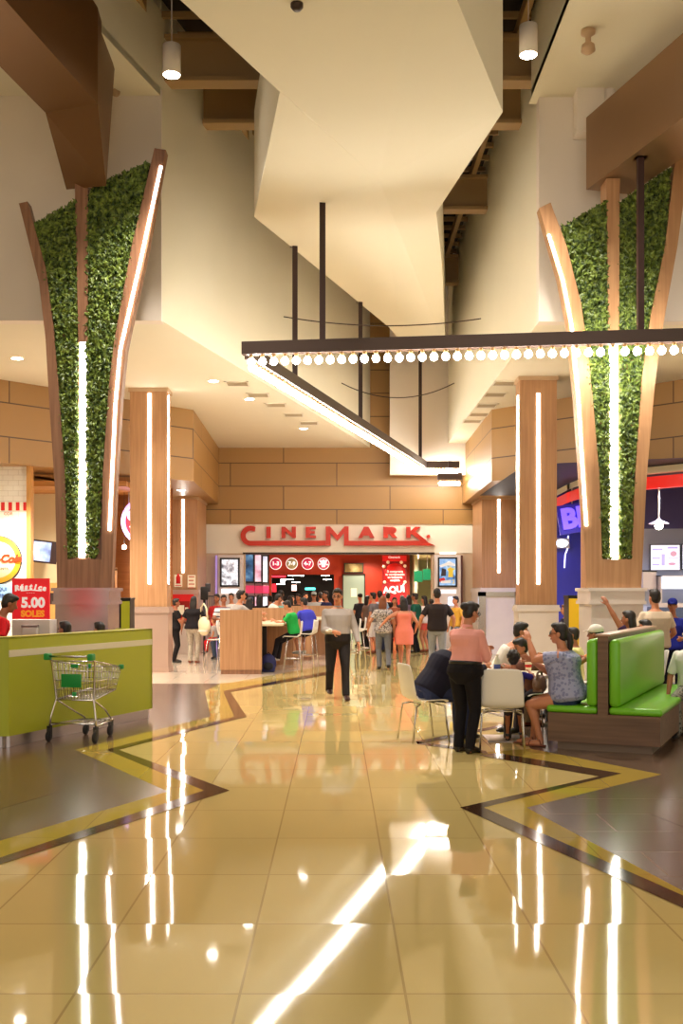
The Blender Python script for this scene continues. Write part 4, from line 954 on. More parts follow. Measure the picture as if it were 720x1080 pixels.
M_=facing((-.30,-.06,.05),0,radians(9)); m=MB(); m.box(-.02,2.4,-.36,.34,-.08,-.0); m.v=[M_@v for v in m.v]; m.build('board',VBK,t)
m=text_mb('BEMBOS',.66,M_@Matrix.Translation((.05,-.02,.03)),extrude=.03,align='LEFT',bold=.03); m.build('letters',VIO,t)
m=MB(); m.tube([(.02,0,.3),(.02,0,1.2)],.015,6); m.build('hanger',STEEL,t)
t=thing('reflection_streak','thin white reflected streak on the blue shop wall below the violet sign, made as a glowing tube','lamp',P(597,583,28.183)); m=MB(); m.tube([(.05,0,.45),(.03,0,.1),(-.03,0,-.05),(-.05,0,-.4)],.018,8); m.build('tube',mat('streak_glow',(214,214,255),.4,emit=.7),t)  # reflected streak on the wall, modelled as an emissive tube; no lamp there
t=thing('wall_lamp','bright spot lamp on the blue shop wall behind the right column','lamp',P(592,573,28.1)); m=MB(); m.ell((0,-.05,0),(.16,.05,.10)); m.build('lens',mat('wall_lamp_glow',(230,240,255),.4,emit=2,ecol=(190,220,255)),t); m=MB(); m.box(-.2,.2,-.03,.0,-.13,.13); m.build('backplate',STEEL,t)
t=thing('pendant_lamp','round glowing pendant lamp on a rod in front of the burger menu','pendant lamp',P(694.5,554.5,22.8)); m=MB(); m.ell((0,0,0),.085); m.build('globe',LAMP,t); m=MB(); m.lathe([(.02,.16),(.05,.12),(.22,.045),(.21,.04),(.04,.10)],(0,0,0),24); m.build('shade',mat('shade_violet_white',(220,200,230),.3),t)
m=MB(); m.tube([(0,0,.12),(0,0,1.0)],.018,8); m.build('rod',WHITE,t)
def menu(label,px0,px1,py0,py1,Y,sd):
    t=thing('menu_screen',label,'menu screen',P((px0+px1)/2,(py0+py1)/2,Y),radians(-4)); w=(px1-px0)*Y/F; h=(py1-py0)*Y/F
    m=MB(); m.box(-w/2,w/2,0,.06,-h/2,h/2); m.build('housing',BLACK,t); m=MB(); m.box(-w/2+.02,w/2-.02,-.01,0,-h/2+.02,h/2-.02); m.build('display',mat('menu_white',(226,226,246),.3,emit=.2),t)
    for a,b,c,d in ((-.42,-.1,.28,.33),(.08,.4,.34,.40),(-.42,-.18,-.05,0),(-.12,-.02,-.3,.12),(-.42,-.2,-.3,-.24),(.1,.42,-.02,.0)):
        m=MB(); m.box(a*w,b*w,-.014,-.01,c*h,d*h); m.build('menu_print',mat('menu_violet',(150,140,196),.4,emit=.4),t)
    for q,r in (((.27*w,-.012,.14*h),(.1*w,.004,.1*h)),((.22*w,-.012,-.24*h),(.12*w,.004,.05*h))): m=MB(); m.ell(q,r); m.build('food_picture',mat('menu_food',(180,130,150),.4,emit=.3),t)
menu('wide lit menu screen on the grey shop wall below the pendant lamp',685.5,717,574,602,25.9,1)
menu('second lit menu screen cut by the right edge of the photo',719,750,573.5,601,25.9,2)
t=thing('extractor_hood','steel kitchen box on the grey wall left of the menu counter','hood',P(681,612,25.9)); m=MB(); m.box(-.16,.16,-.3,.28,-.22,.22); m.build('body',STEEL,t); m=MB(); m.box(-.17,.17,-.32,.28,.20,.24); m.build('trim',BLACK,t)
t=thing('drinks_display','long lit glass display case under the menu screens','display case',(xc(712,25.3),25.3,0)); 
m=MB(); m.box(-.5,1.4,0,.6,0,1.35); m.build('counter_body',mat('counter_teal',(56,66,86),.4),t); m=MB(); m.box(-.32,1.4,.05,.5,zc(621,25.3),zc(608,25.3)); m.build('lit_case',mat('case_glow',(200,214,232),.3,emit=.3),t); m=MB(); m.box(-.4,1.4,0,.6,1.35,1.45); m.build('worktop',STEEL,t)
m=MB(); m.box(-.34,-.30,.05,.5,1.45,zc(607,25.3)); m.box(-.34,1.4,.05,.5,zc(608,25.3),zc(607,25.3)); m.build('case_frame',STEEL,t)
t=thing('service_counter','beige service counter in front of the staff member in blue','counter',(5.75,15.4,0)); m=MB(); m.box(-.55,1.2,0,.4,0,1.06); m.build('body',mat('beige_counter',(206,176,140),.5),t); m=MB(); m.rbox(-.6,1.25,-.05,.45,1.06,1.10,.012); m.build('worktop',mat('pale_tabletop'),t)
# unseen spots added to brighten the shops, no fittings modelled
for x,y,e,c in ((-6.2,20.8,260,(1,.9,.75)),(-5.6,24.4,160,(1,.9,.75)),(5.6,23.6,110,(.8,.82,1)),(7.2,22.6,160,(.95,.92,1)),(4.9,26.6,60,(.5,.5,1))):
    l=bpy.data.lights.new('shop_fill_light','SPOT'); l.energy=e; l.spot_size=radians(150); l.spot_blend=.6; l.shadow_soft_size=.15; l.color=c
    o=bpy.data.objects.new('shop_fill_light',l); COL.objects.link(o); o.location=(x,y,4.0 if abs(x)<7 else 3.9)
for x,y,e in ((-2.5,34.2,160),(.6,34.2,160),(2.6,35.0,130),(3.2,40,120),(1.0,36.2,60),(-3.4,36,50)):
    l=bpy.data.lights.new('lobby_lamp','SPOT'); l.energy=e; l.spot_size=radians(150); l.spot_blend=.6; l.shadow_soft_size=.15; l.color=(1,.84,.66)
    o=bpy.data.objects.new('lobby_lamp',l); COL.objects.link(o); o.location=(x,y,3.0)
# barrier and little device by the fire cabinet
t=thing('queue_barrier','dark metal barrier beside the far left column','barrier',(xc(221,29),29,0)); m=MB()
for x in (-.16,.16): m.tube([(x,0,0),(x,0,1.62)],.02,8)
for z in (.6,1.0,1.6): m.tube([(-.16,0,z),(.16,0,z)],.015,8)
m.build('frame',BLACK,t); m=MB()
for k in range(5): x=-.12+.06*k; m.tube([(x,0,.6),(x,0,1.6)],.008,6)
m.build('bars',BLACK,t)
t=thing('card_terminal_post','black device on a post right of the fire cabinet','terminal',(xc(215.5,28.6),28.6,0)); m=MB(); m.tube([(0,0,0),(0,0,1.5)],.03,10); m.build('post',BLACK,t); m=MB(); m.rbox(-.10,.10,-.06,.06,1.5,1.86,.02); m.build('housing',BLACK,t); m=MB(); m.rbox(.02,.16,-.04,.05,1.72,1.95,.02); m.build('reader',mat('reader_grey',(60,54,56),.4),t)
# =================================================== people
SK=[mat('skin_tan',(196,128,92),.5),mat('skin_brown',(168,104,72),.5),mat('skin_light',(220,160,124),.5)]
HAIRM=mat('black_hair',(30,20,17),.5,var=.3,vscale=60); HAIRB=mat('auburn_hair',(122,66,34),.5,var=.3,vscale=60)
EYE_W=mat('eye_dark',(30,20,16),.25); LIP=mat('lips',(168,84,70),.5)
def cl(name,rgb,var=.08,vscale=25): return mat('cloth_'+name,rgb,.8,var=var,vscale=vscale,spec=.2)
def ik(a,t,l1,l2,pole):
    d=t-a; L=d.length; mx=(l1+l2)*.998
    if L>mx: t=a+d*(mx/L); d=t-a; L=mx
    c=(l1*l1+L*L-l2*l2)/(2*L); h=sqrt(max(l1*l1-c*c,0)); u=d.normalized()
    p=pole-u*pole.dot(u)
    if p.length<1e-4: p=u.orthogonal()
    return a+u*c+p.normalized()*h, t
def remesh(mb,name,m,parent,vox,sm=4):
    me=mb.mesh(name); o=bpy.data.objects.new(name,me); COL.objects.link(o)
    r=o.modifiers.new('r','REMESH'); r.mode='VOXEL'; r.voxel_size=vox; r.use_smooth_shade=True
    if sm: s=o.modifiers.new('s','SMOOTH'); s.iterations=sm; s.factor=.5
    bpy.context.view_layer.update()
    me2=bpy.data.meshes.new_from_object(o.evaluated_get(bpy.context.evaluated_depsgraph_get()))
    o.modifiers.clear(); o.data=me2; bpy.data.meshes.remove(me); me2.name=name
    me2.materials.clear(); me2.materials.append(m); o.parent=parent
    return o
def loft(mb,secs,n=18):
    """secs: (centre, side vector, front vector) -> closed lofted tube"""
    vs=[]; fs=[]
    for c,a,b in secs:
        for k in range(n):
            t=2*pi*k/n; ct,st=cos(t),sin(t)
            e=.8
            vs.append(c+a*(abs(ct)**e*(1 if ct>=0 else -1))+b*(abs(st)**e*(1 if st>=0 else -1)))
    m=len(secs)
    for j in range(m-1):
        for k in range(n): fs.append((j*n+k,j*n+(k+1)%n,(j+1)*n+(k+1)%n,(j+1)*n+k))
    fs += [tuple(range(n-1,-1,-1)),tuple(range((m-1)*n,m*n))]
    mb.add(vs,fs,True)
def capsule(mb,a,b,ra,rb,n=12,caps=True):
    mb.tube([a,b],[ra,rb],n)
    if caps: mb.ell(a,ra,None,n,8); mb.ell(b,rb,None,n,8)
SEC_M=[(-.26,.05,.07),(-.14,.125,.100),(-.02,.165,.125),(.08,.166,.122),(.22,.158,.118),(.40,.152,.112),(.60,.168,.122),(.76,.182,.122),(.86,.172,.104),(.93,.128,.085),(.98,.080,.070),(1.0,.066,.062)]
SEC_F=[(-.26,.055,.075),(-.14,.132,.108),(-.02,.172,.130),(.08,.168,.126),(.22,.142,.110),(.38,.122,.100),(.55,.138,.108),(.70,.148,.132),(.80,.150,.116),(.89,.142,.092),(.95,.098,.074),(1.0,.060,.058)]
def interp(S,t):
    for a,b in zip(S,S[1:]):
        if a[0]<=t<=b[0]:
            k=(t-a[0])/(b[0]-a[0]); return (a[1]+(b[1]-a[1])*k,a[2]+(b[2]-a[2])*k)
    return S[0][1:] if t<S[0][0] else S[-1][1:]
def person(label,loc,face,H=1.68,sex='m',pose='stand',seat=.46,lean=0,twist=0,hl=None,hr=None,feet=None,head=(0,0),skin=0,
           top=None,sleeve=.45,hem=-.06,neckline=.95,bottom=None,bkind='trousers',blen=1.0,hair='short',hairm=None,shoes=None,g=1.0,vox=.012,
           facefeat=True,glasses=False,extras=None,group=None,kid=False,belt=False,collar=False,elbow=None,side=0):
    """face: heading in degrees, 0 = away from the viewer, 180 = towards the viewer, 90 = to the left, -90 = to the right"""
    t=thing('person',label,'person',loc,radians(face),group)
    s=H/1.70; V=Vector; S=SEC_F if sex=='f' else SEC_M
    hs=1.0 if not kid else 1.22         # heads of children are larger for their height
    sit = pose=='sit'
    hipz = (seat+.095*s) if sit else .905*s
    Pv=V((0,0,hipz)); la=radians(lean); sd=radians(side)
    ax=V((sin(sd),sin(la)*cos(sd),cos(la)*cos(sd))).normalized()
    spl=.515*s*(.96 if kid else 1); Nb=Pv+ax*spl
    tw=radians(twist)
    X0=V((1,0,0)); 
    def frame(u):
        a=tw*u; x=V((cos(a),sin(a),0)); x=(x-ax*x.dot(ax)).normalized(); f=ax.cross(x); return x,f
    def torso(mb,t0,t1,off,gx=1.0,flare=0):
        ts=sorted(set([t0,t1]+[q[0] for q in S if t0<q[0]<t1])); secs=[]
        for u in ts:
            rx,ry=interp(S,u); x,f=frame(max(0,min(1,u))); 
            belly=max(0,g-1)*.35*s*(1-abs(u-.3)/.5) if abs(u-.3)<.5 else 0
            k=g if u<.85 else 1+(g-1)*.4
            fl=1+flare*max(0,(t1-u)/(t1-t0))
            secs.append((Pv+ax*(spl*u)+f*(belly*.25+ (.012*s if .5<u<.8 and sex=='f' else 0)),x*((rx*s*k+off)*fl),f*((ry*s*k+off+belly*.25)*fl)))
        loft(mb,secs)
    hipw=.088*s*(1+(g-1)*.5)
    thl,shl=.425*s,.405*s
    ank=.075*s
    if feet is None:
        feet=[(-.10,.40*s+.04,0),(.10,.40*s+.04,0)] if sit else [(-.09,.02,0),(.09,-.02,0)]
    legs=[]
    for sg,fp in zip((-1,1),feet):
        hp=Pv+V((sg*hipw,0,-.02*s)); fp=V(fp); an=fp+V((0,-.03*s,ank)); kn,an=ik(hp,an,thl,shl,V((sg*.12,1,.35 if sit else .05)))
        legs.append((hp,kn,an,fp))
    shw=(.182 if sex=='m' else .160)*s*(1+(g-1)*.35)*(.92 if kid else 1)
    arms=[]; ual,fal=.285*s,.25*s
    x1,f1=frame(.9)
    for sg,h in ((-1,hl),(1,hr)):
        sh=Pv+ax*(spl*.845)+x1*(sg*shw*.97)
        h = V(h) if h is not None else sh+V((sg*.10*s,.06*s,-.50*s))
        po=V((sg*.55,-.75,-.45)) if elbow is None else V((sg*elbow[0],elbow[1],elbow[2]))
        el,wr=ik(sh,h,ual,fal,po); arms.append((sh,el,wr,sg))
    # head frame
    yaw,pit=radians(head[0]),radians(head[1])
    HM=Matrix.Rotation(yaw+tw,3,'Z')@Matrix.Rotation(-pit,3,'X')@Matrix.Rotation(0,3,'X')
    nt=Nb+ax*(.055*s)+V((0,.012*s,.015*s)); hc=nt+ (HM@V((0,.022,.098)))*s*hs
    hk=.96*s*hs
    hp=lambda v:hc+(HM@V(v))*hk
    # ---- body: one continuous skin
    bot=-.13 if sit else -.26
    b=MB(); torso(b,bot,1.0,-.004)
    b.tube([Nb-ax*.03*s,nt,hp((0,-.012,-.05))],[.058*s,.052*s,.05*s],12)
    b.ell(hp((0,-.010,.030)),(.074*hk,.092*hk,.094*hk),HM); b.ell(hp((0,.022,-.030)),(.060*hk,.068*hk,.082*hk),HM); b.ell(hp((0,.046,-.084)),(.036*hk,.034*hk,.028*hk),HM)
    b.tube([hp((0,.085,.012)),hp((0,.103,-.018)),hp((0,.108,-.034))],[.008*hk,.012*hk,.016*hk],8)
    for sg in (-1,1): b.ell(hp((sg*.074,-.008,-.012)),(.013*hk,.020*hk,.032*hk),HM)
    for hpnt,kn,an,fp in legs:
        r1,r2,r3,r4=(.086*s*g,.056*s,.055*s,.036*s) if not kid else (.074*s,.05*s,.048*s,.034*s)
        mid=hpnt+(kn-hpnt)*.45
        b.tube([hpnt,mid,kn],[r1,(r1+r2)/2*1.05,r2],14); b.ell(hpnt,r1); b.ell(kn,r2*1.0)
        d=(an-kn); back=V((0,-.012*s,0))
        b.tube([kn,kn+d*.3+back,kn+d*.65+back*.5,an],[r2*.95,r3,r3*.72,r4],12)
        b.ell(an,r4*1.05)
        toe=fp+V((0,.155*s,.022*s)); b.tube([an+V((0,-.03*s,-.04*s)),fp+V((0,.05*s,.04*s)),toe],[(.034*s,.036*s),(.032*s,.042*s),(.02*s,.038*s)],10)
    fingers=max(.0085,vox*.75)
    for sh,el,wr,sg in arms:
        b.ell(sh,.050*s*(1+(g-1)*.5)); b.tube([sh,sh+(el-sh)*.5,el],[.052*s*g,.047*s*g,.039*s],12); b.ell(el,.039*s)
        b.tube([el,el+(wr-el)*.35,wr],[.038*s,.038*s*(1+(g-1)*.5),.025*s],12); b.ell(wr,.025*s)
        d=(wr-el).normalized(); 
        nrm=(V((-sg*.8,.35,-.2))); nrm=(nrm-d*nrm.dot(d)).normalized(); ac=d.cross(nrm).normalized()   # palm normal, across
        if ac.y<0 or (abs(ac.y)<.2 and ac.z<0): ac=-ac   # thumb side
        pc=wr+d*.045*s; Mx=Matrix((ac,nrm,d)).transposed()
        b.ell(pc,(.040*s,.017*s,.055*s),Mx,12,8)
        for k,(o_,ln) in enumerate(((.027,.068),(.009,.078),(-.009,.072),(-.026,.056))):
            r0=pc+d*.035*s+ac*o_*s; m1=r0+d*ln*.55*s+nrm*.008*s; m2=m1+d*ln*.40*s+nrm*.022*s
            b.tube([r0,m1,m2],[fingers*s,fingers*.95*s,fingers*.8*s],7)
        r0=wr+d*.025*s+ac*.030*s; m1=r0+(d*.035+ac*.025+nrm*.008)*s; m2=m1+(d*.032+ac*.004+nrm*.012)*s
        b.tube([r0,m1,m2],[.0125*s,.011*s,.009*s],7)
    body=remesh(b,'body',SK[skin],t,vox,3)
    # ---- clothes
    if bottom is not None:
        m=MB(); o=.016*s
        if bkind=='skirt':
            ts=[(.22,0),(.05,0)]; secs=[]
            x,f=frame(0)
            for u in (.30,.15,.0,-.02):
                rx,ry=interp(S,max(u,-.02)); secs.append((Pv+ax*spl*u,x*(rx*s*g+o),f*(ry*s*g+o)))
            if sit:
                k0=(legs[0][1]+legs[1][1])/2; c=Pv+(k0-Pv)*.8; secs.append((c,x*.19*s,V((0,0,1))*.10*s))
            else:
                L=blen; secs.append((Pv+V((0,0,-L*.42*s)),x*.205*s*g,f*.150*s*g))
            loft(m,secs)
        else:
            torso(m,bot,.27,o)
            for hpnt,kn,an,fp in legs:
                r1,r2,r3,r4=.092*s*g,.068*s,.062*s,.058*s
                if kid: r1,r2,r3,r4=.082*s,.062*s,.056*s,.052*s
                if bkind=='shorts':
                    e=hpnt+(kn-hpnt)*blen; m.tube([hpnt,e],[r1,r2*1.3],14); m.ell(hpnt,r1)
                else:
                    end=kn+(an-kn)*blen+ (V((0,0,-.025*s)) if blen>=1 else V((0,0,0)))
                    m.tube([hpnt,hpnt+(kn-hpnt)*.5,kn],[r1,(r1+r2)/2*1.02,r2],14); m.ell(hpnt,r1); m.ell(kn,r2)
                    m.tube([kn,kn+(end-kn)*.5+V((0,-.008,0)),end],[r2*.98,r3,r4],12)
        remesh(m,{'skirt':'skirt','shorts':'shorts'}.get(bkind,'trousers'),bottom,t,vox,3)
    if top is not None:
        m=MB(); o=.021*s
        torso(m,hem,neckline,o,flare=.05 if hem<.05 else 0)
        if bkind=='dress':
            x,f=frame(0); 
            loft(m,[(Pv+ax*spl*.3,x*(interp(S,.3)[0]*s*g+o),f*(interp(S,.3)[1]*s*g+o)),(Pv,x*(.185*s*g+o),f*(.142*s*g+o)),(Pv+V((0,0,-blen*.42*s)),x*.20*s*g,f*.16*s*g)])
        for sh,el,wr,sg in arms:
            if sleeve<=0: continue
            q1=.057*s*(1+(g-1)*.5)
            m.ell(sh-ax*.006,q1*1.03)
            if sleeve<=.6:
                e=sh+(el-sh)*min(1,sleeve*1.5); m.tube([sh,e],[q1,.058*s*g],12)
            else:
                m.tube([sh,el],[q1,.050*s*g],12); m.ell(el,.051*s*g); fl=(sleeve-.5)*2; e=el+(wr-el)*min(fl,.97); m.tube([el,e],[.050*s*g,.040*s if sleeve>.9 else .048*s],12)
        if collar: m.tube([Nb-ax*.045*s,Nb+ax*.025*s],[.074*s,.062*s],14)
        remesh(m,'dress' if bkind=='dress' else 'shirt',top,t,vox,3)
    if belt:
        m=MB(); x,f=frame(.2); r=interp(S,.22); secs=[(Pv+ax*spl*u,x*(r[0]*s*g+.024*s),f*(r[1]*s*g+.024*s)) for u in (.17,.245)]
        loft(m,secs,24); m.build('belt',BLACK,t)
        bl_=MB(); c=Pv+ax*spl*.208+f*(r[1]*s*g+.026*s); bl_.ell(c,(.022*s,.008*s,.018*s),None,10,6); bl_.build('buckle',CHROME,t)
    # ---- shoes
    if shoes is not None:
        for hpnt,kn,an,fp in legs:
            m=MB(); z=fp.z
            m.tube([fp+V((0,-.075*s,.036*s)),fp+V((0,-.03*s,.044*s)),fp+V((0,.06*s,.042*s)),fp+V((0,.13*s,.030*s)),fp+V((0,.175*s,.024*s))],[(.034*s,.032*s),(.044*s,.040*s),(.042*s,.045*s),(.030*s,.045*s),(.018*s,.026*s)],12)
            if sleeve!=-1: m.tube([an+V((0,-.005,-.035*s)),an+V((0,-.005,.015*s))],[.048*s,.046*s],12)
            remesh(m,'shoe',shoes,t,vox*.8,2)
    # ---- hair
    hm=hairm or HAIRM; m=MB()
    if hair=='cap':
        m.ell(hp((0,-.014,.045)),(.082*hk,.100*hk,.088*hk),HM); 
    else:
        m.ell(hp((0,-.022,.044)),(.083*hk,.094*hk,.092*hk),HM); m.ell(hp((0,-.046,-.005)),(.078*hk,.064*hk,.086*hk),HM)
        m.ell(hp((0,.03,.095)),(.060*hk,.060*hk,.036*hk),HM)
    if hair in ('long','ponytail'):
        if hair=='long':
            m.tube([hp((0,-.045,.03)),hp((0,-.065,-.08)),hp((0,-.075,-.17))-V((0,0,.01)),hp((0,-.085,-.25))-V((0,0,.03))],[(.090*hk,.06*hk),(.104*hk,.055*hk),(.098*hk,.045*hk),(.06*hk,.02*hk)],14)
        else:
            m.tube([hp((0,-.09,.02)),hp((0,-.125,-.02)),hp((0,-.135,-.10)),hp((0,-.125,-.20)),hp((0,-.12,-.26))],[.028*hk,.036*hk,.038*hk,.028*hk,.010*hk],10)
    if hair=='bun': m.ell(hp((0,-.115,.05)),.052*hk)
    if hair=='curly':
        rnd=random.Random(int(H*1000)+len(label))
        for k in range(46):
            a=rnd.uniform(0,2*pi); e=rnd.uniform(-.3,1.4); d=V((cos(a)*cos(e)*.085,sin(a)*cos(e)*.095-.02,.04+sin(e)*.09))
            if d.y>.045 and d.z<.06: continue
            m.ell(hp(d),.026*hk,None,8,6)
    remesh(m,'hair' if hair!='cap' else 'hair',hm if hair!='cap' else HAIRM,t,vox,2)
    if hair=='cap':
        m=MB(); m.ell(hp((0,-.012,.062)),(.088*hk,.104*hk,.080*hk),HM)
        m.tube([hp((0,.07,.055)),hp((0,.16,.040))],[(.010*hk,.062*hk),(.006*hk,.045*hk)],12)
        c=remesh(m,'cap',hairm,t,vox,2)
    if facefeat:
        for sg in (-1,1):
            m=MB(); m.ell(hp((sg*.030,.083,.006)),(.0125*hk,.007*hk,.0075*hk),HM,10,6); m.build('eye',EYE_W,t)
            m=MB(); m.tube([hp((sg*.016,.090,.026)),hp((sg*.032,.088,.031)),hp((sg*.048,.076,.026))],.0045*hk,6); m.build('eyebrow',HAIRM,t)
        m=MB(); m.tube([hp((-.024,.080,-.062)),hp((0,.090,-.060)),hp((.024,.080,-.062))],[(.006*hk,.005*hk),(.009*hk,.008*hk),(.006*hk,.005*hk)],8); m.build('mouth',LIP,t)
    if glasses:
        m=MB()
        for sg in (-1,1):
            pts=[hp((sg*.032+.024*cos(a),.094,.004+.018*sin(a))) for a in [2*pi*k/12 for k in range(13)]]; m.tube(pts,.0035*hk,6)
            m.tube([hp((sg*.056,.092,.008)),hp((sg*.076,.0,.004))],.003*hk,6)
        m.tube([hp((-.008,.096,.008)),hp((.008,.096,.008))],.003*hk,6); m.build('glasses',BLACK,t)
    if extras: extras(t,dict(arms=arms,legs=legs,Pv=Pv,ax=ax,Nb=Nb,s=s,hp=hp,frame=frame,spl=spl))
    return t,dict(arms=arms,legs=legs,Pv=Pv,ax=ax,Nb=Nb,s=s,hp=hp)
def gx(px,Y): return (px-CX)*Y/F
BLACKC=cl('black',(26,22,24)); NAVY=cl('navy',(26,26,48)); DENIM=cl('denim',(72,84,104),.2); DKDENIM=cl('dark_denim',(40,46,70),.15); SHOEB=mat('black_shoe',(24,18,17),.4); SHOEW=mat('white_shoe',(214,206,200),.5); SHOEBR=mat('brown_shoe',(130,66,40),.5)
WHITEC=cl('white',(232,224,214),.04)
def floral(name,a,b_,sc=40):
    m=bpy.data.materials.new(name); m.use_nodes=True; nt=m.node_tree; b=nt.nodes['Principled BSDF']; b.inputs['Roughness'].default_value=.8
    tc=nt.nodes.new('ShaderNodeTexCoord'); v=nt.nodes.new('ShaderNodeTexVoronoi'); v.inputs['Scale'].default_value=sc; cr=nt.nodes.new('ShaderNodeValToRGB'); cr.color_ramp.interpolation='CONSTANT'
    cr.color_ramp.elements[0].color=lin(a); cr.color_ramp.elements[1].position=.42; cr.color_ramp.elements[1].color=lin(b_)
    nt.links.new(tc.outputs['Object'],v.inputs['Vector']); nt.links.new(v.outputs['Distance'],cr.inputs['Fac']); nt.links.new(cr.outputs['Color'],b.inputs['Base Color']); return m
def stripes(name,a,b_,period=.06,duty=.3,axis=2):
    m=bpy.data.materials.new(name); m.use_nodes=True; nt=m.node_tree; b=nt.nodes['Principled BSDF']; b.inputs['Roughness'].default_value=.8
    tc=nt.nodes.new('ShaderNodeTexCoord'); sx=nt.nodes.new('ShaderNodeSeparateXYZ'); md=nt.nodes.new('ShaderNodeMath'); md.operation='MODULO'; md.inputs[1].default_value=period
    lt=nt.nodes.new('ShaderNodeMath'); lt.operation='LESS_THAN'; lt.inputs[1].default_value=period*duty; mx=nt.nodes.new('ShaderNodeMix'); mx.data_type='RGBA'
    mx.inputs[6].default_value=lin(a); mx.inputs[7].default_value=lin(b_)
    nt.links.new(tc.outputs['Object'],sx.inputs[0]); nt.links.new(sx.outputs[axis],md.inputs[0]); nt.links.new(md.outputs[0],lt.inputs[0]); nt.links.new(lt.outputs[0],mx.inputs[0]); nt.links.new(mx.outputs[2],b.inputs['Base Color']); return m

# ---- the walking man in the middle
def man_x(t,d):
    wr=d['arms'][1][2]; m=MB(); m.ell(wr+Vector((-.05,.06,.02)),(.05,.045,.022),None,12,8); m.ell(wr+Vector((-.06,.08,.035)),(.03,.03,.02),None,10,6)
Yw=17.0
person('man in light grey shirt walking towards the camera with a white wrapper',(gx(356,Yw),Yw,0),187,H=1.76,vox=.008,top=cl('light_grey_shirt',(164,152,146),.04),sleeve=.98,hem=.2,collar=True,belt=True,
  bottom=cl('charcoal_trousers',(40,34,34)),shoes=mat('dark_brown_shoe',(54,26,20),.35),hl=(-.30,.22,.90),hr=(.10,.30,1.08),feet=[(-.10,.30,0),(.11,-.22,.06)],head=(-18,8),glasses=True,g=1.14,skin=0)
w=MB(); w.ell((0,0,0),(.055,.045,.025),None,14,8); w.ell((.02,-.02,.02),(.035,.03,.022),None,12,6); o=w.build('paper_wrapper',WHITEC,None,(gx(356,Yw)-.14,Yw-.40,1.10)); tag(o,'crumpled white wrapper held by the walking man','wrapper')
# ---- the couple seen from behind
Yk=23.6
person('auburn-haired woman in speckled blouse and grey jeans walking away',(gx(404,Yk),Yk,0),2,H=1.62,sex='f',vox=.010,top=floral('speckled_blouse',(36,34,38),(190,178,172),34),sleeve=.45,hem=-.14,bottom=cl('grey_jeans',(112,112,116),.15),shoes=SHOEB,hair='long',hairm=HAIRB,g=1.1,feet=[(-.09,.0,0),(.10,-.20,.03)],hl=(-.33,.1,.88),head=(-20,0),facefeat=False)
person('woman in short coral dress walking away with bare legs, beside the patterned blouse',(gx(426,Yk),Yk,0),-2,H=1.58,sex='f',vox=.010,top=cl('coral_dress',(236,132,112),.05),sleeve=0,neckline=.84,hem=.0,bkind='dress',blen=.75,shoes=mat('pale_sandal',(220,190,160),.5),hair='long',g=1.1,hl=(-.50,-.15,.98),hr=(.26,.1,.86),elbow=(.6,-.75,-.1),feet=[(-.07,.12,0),(.08,-.12,.02)],facefeat=False)
# ---- man in black tee
Yt=22.4
person('man in dark tee shirt and pale jeans walking away, tallest figure right of the couple',(gx(461,Yt),Yt,0),0,H=1.78,vox=.010,top=cl('charcoal_tee',(44,36,38)),sleeve=.5,hem=-.12,bottom=cl('pale_jeans',(140,142,148),.15),shoes=SHOEB,g=1.08,hl=(-.36,.12,.98),hr=(.36,.16,.98),feet=[(-.1,.15,0),(.1,-.12,.02)],facefeat=False)
# ---- pink shirt woman at the table
Yp=11.3
person('woman in salmon shirt and black trousers standing at the white table',(gx(490,Yp),Yp,0),-38,H=1.60,sex='f',vox=.007,lean=6,top=cl('salmon_shirt',(232,160,150),.04,12),sleeve=.78,hem=.2,collar=True,bottom=cl('black_trousers',(22,18,22)),shoes=SHOEB,hair='bun',glasses=True,g=1.14,hl=(.0,.36,1.08),hr=(.10,.34,1.06),head=(-22,14),feet=[(-.08,.03,0),(.09,-.03,0)],belt=True,elbow=(.4,-.6,-.8))
# ---- navy man on the left chair
Yn_=12.35
person('heavy man in navy shirt and jeans bent forward on the left white chair',(gx(452,Yn_),Yn_,0),-72,H=1.74,vox=.009,pose='sit',seat=.47,lean=34,top=cl('navy_shirt',(30,28,44)),sleeve=.98,hem=-.06,bottom=cl('navy_jeans',(50,56,84),.12),shoes=SHOEB,g=1.2,hl=(-.2,.62,.84),hr=(.2,.62,.84),head=(0,10),feet=[(-.12,.46,0),(.14,.40,0)],facefeat=False)
def crowd(label,px,Y,face,H,sex,top,bottom,hair='short',**k):
    k.setdefault('vox',.013); k.setdefault('skin',random.choice((0,0,1))); k.setdefault('shoes',SHOEB); k.setdefault('facefeat',abs(face)>80)
    return person(label,(gx(px,Y),Y,0),face,H=H,sex=sex,top=top,bottom=bottom,hair=hair,**k)
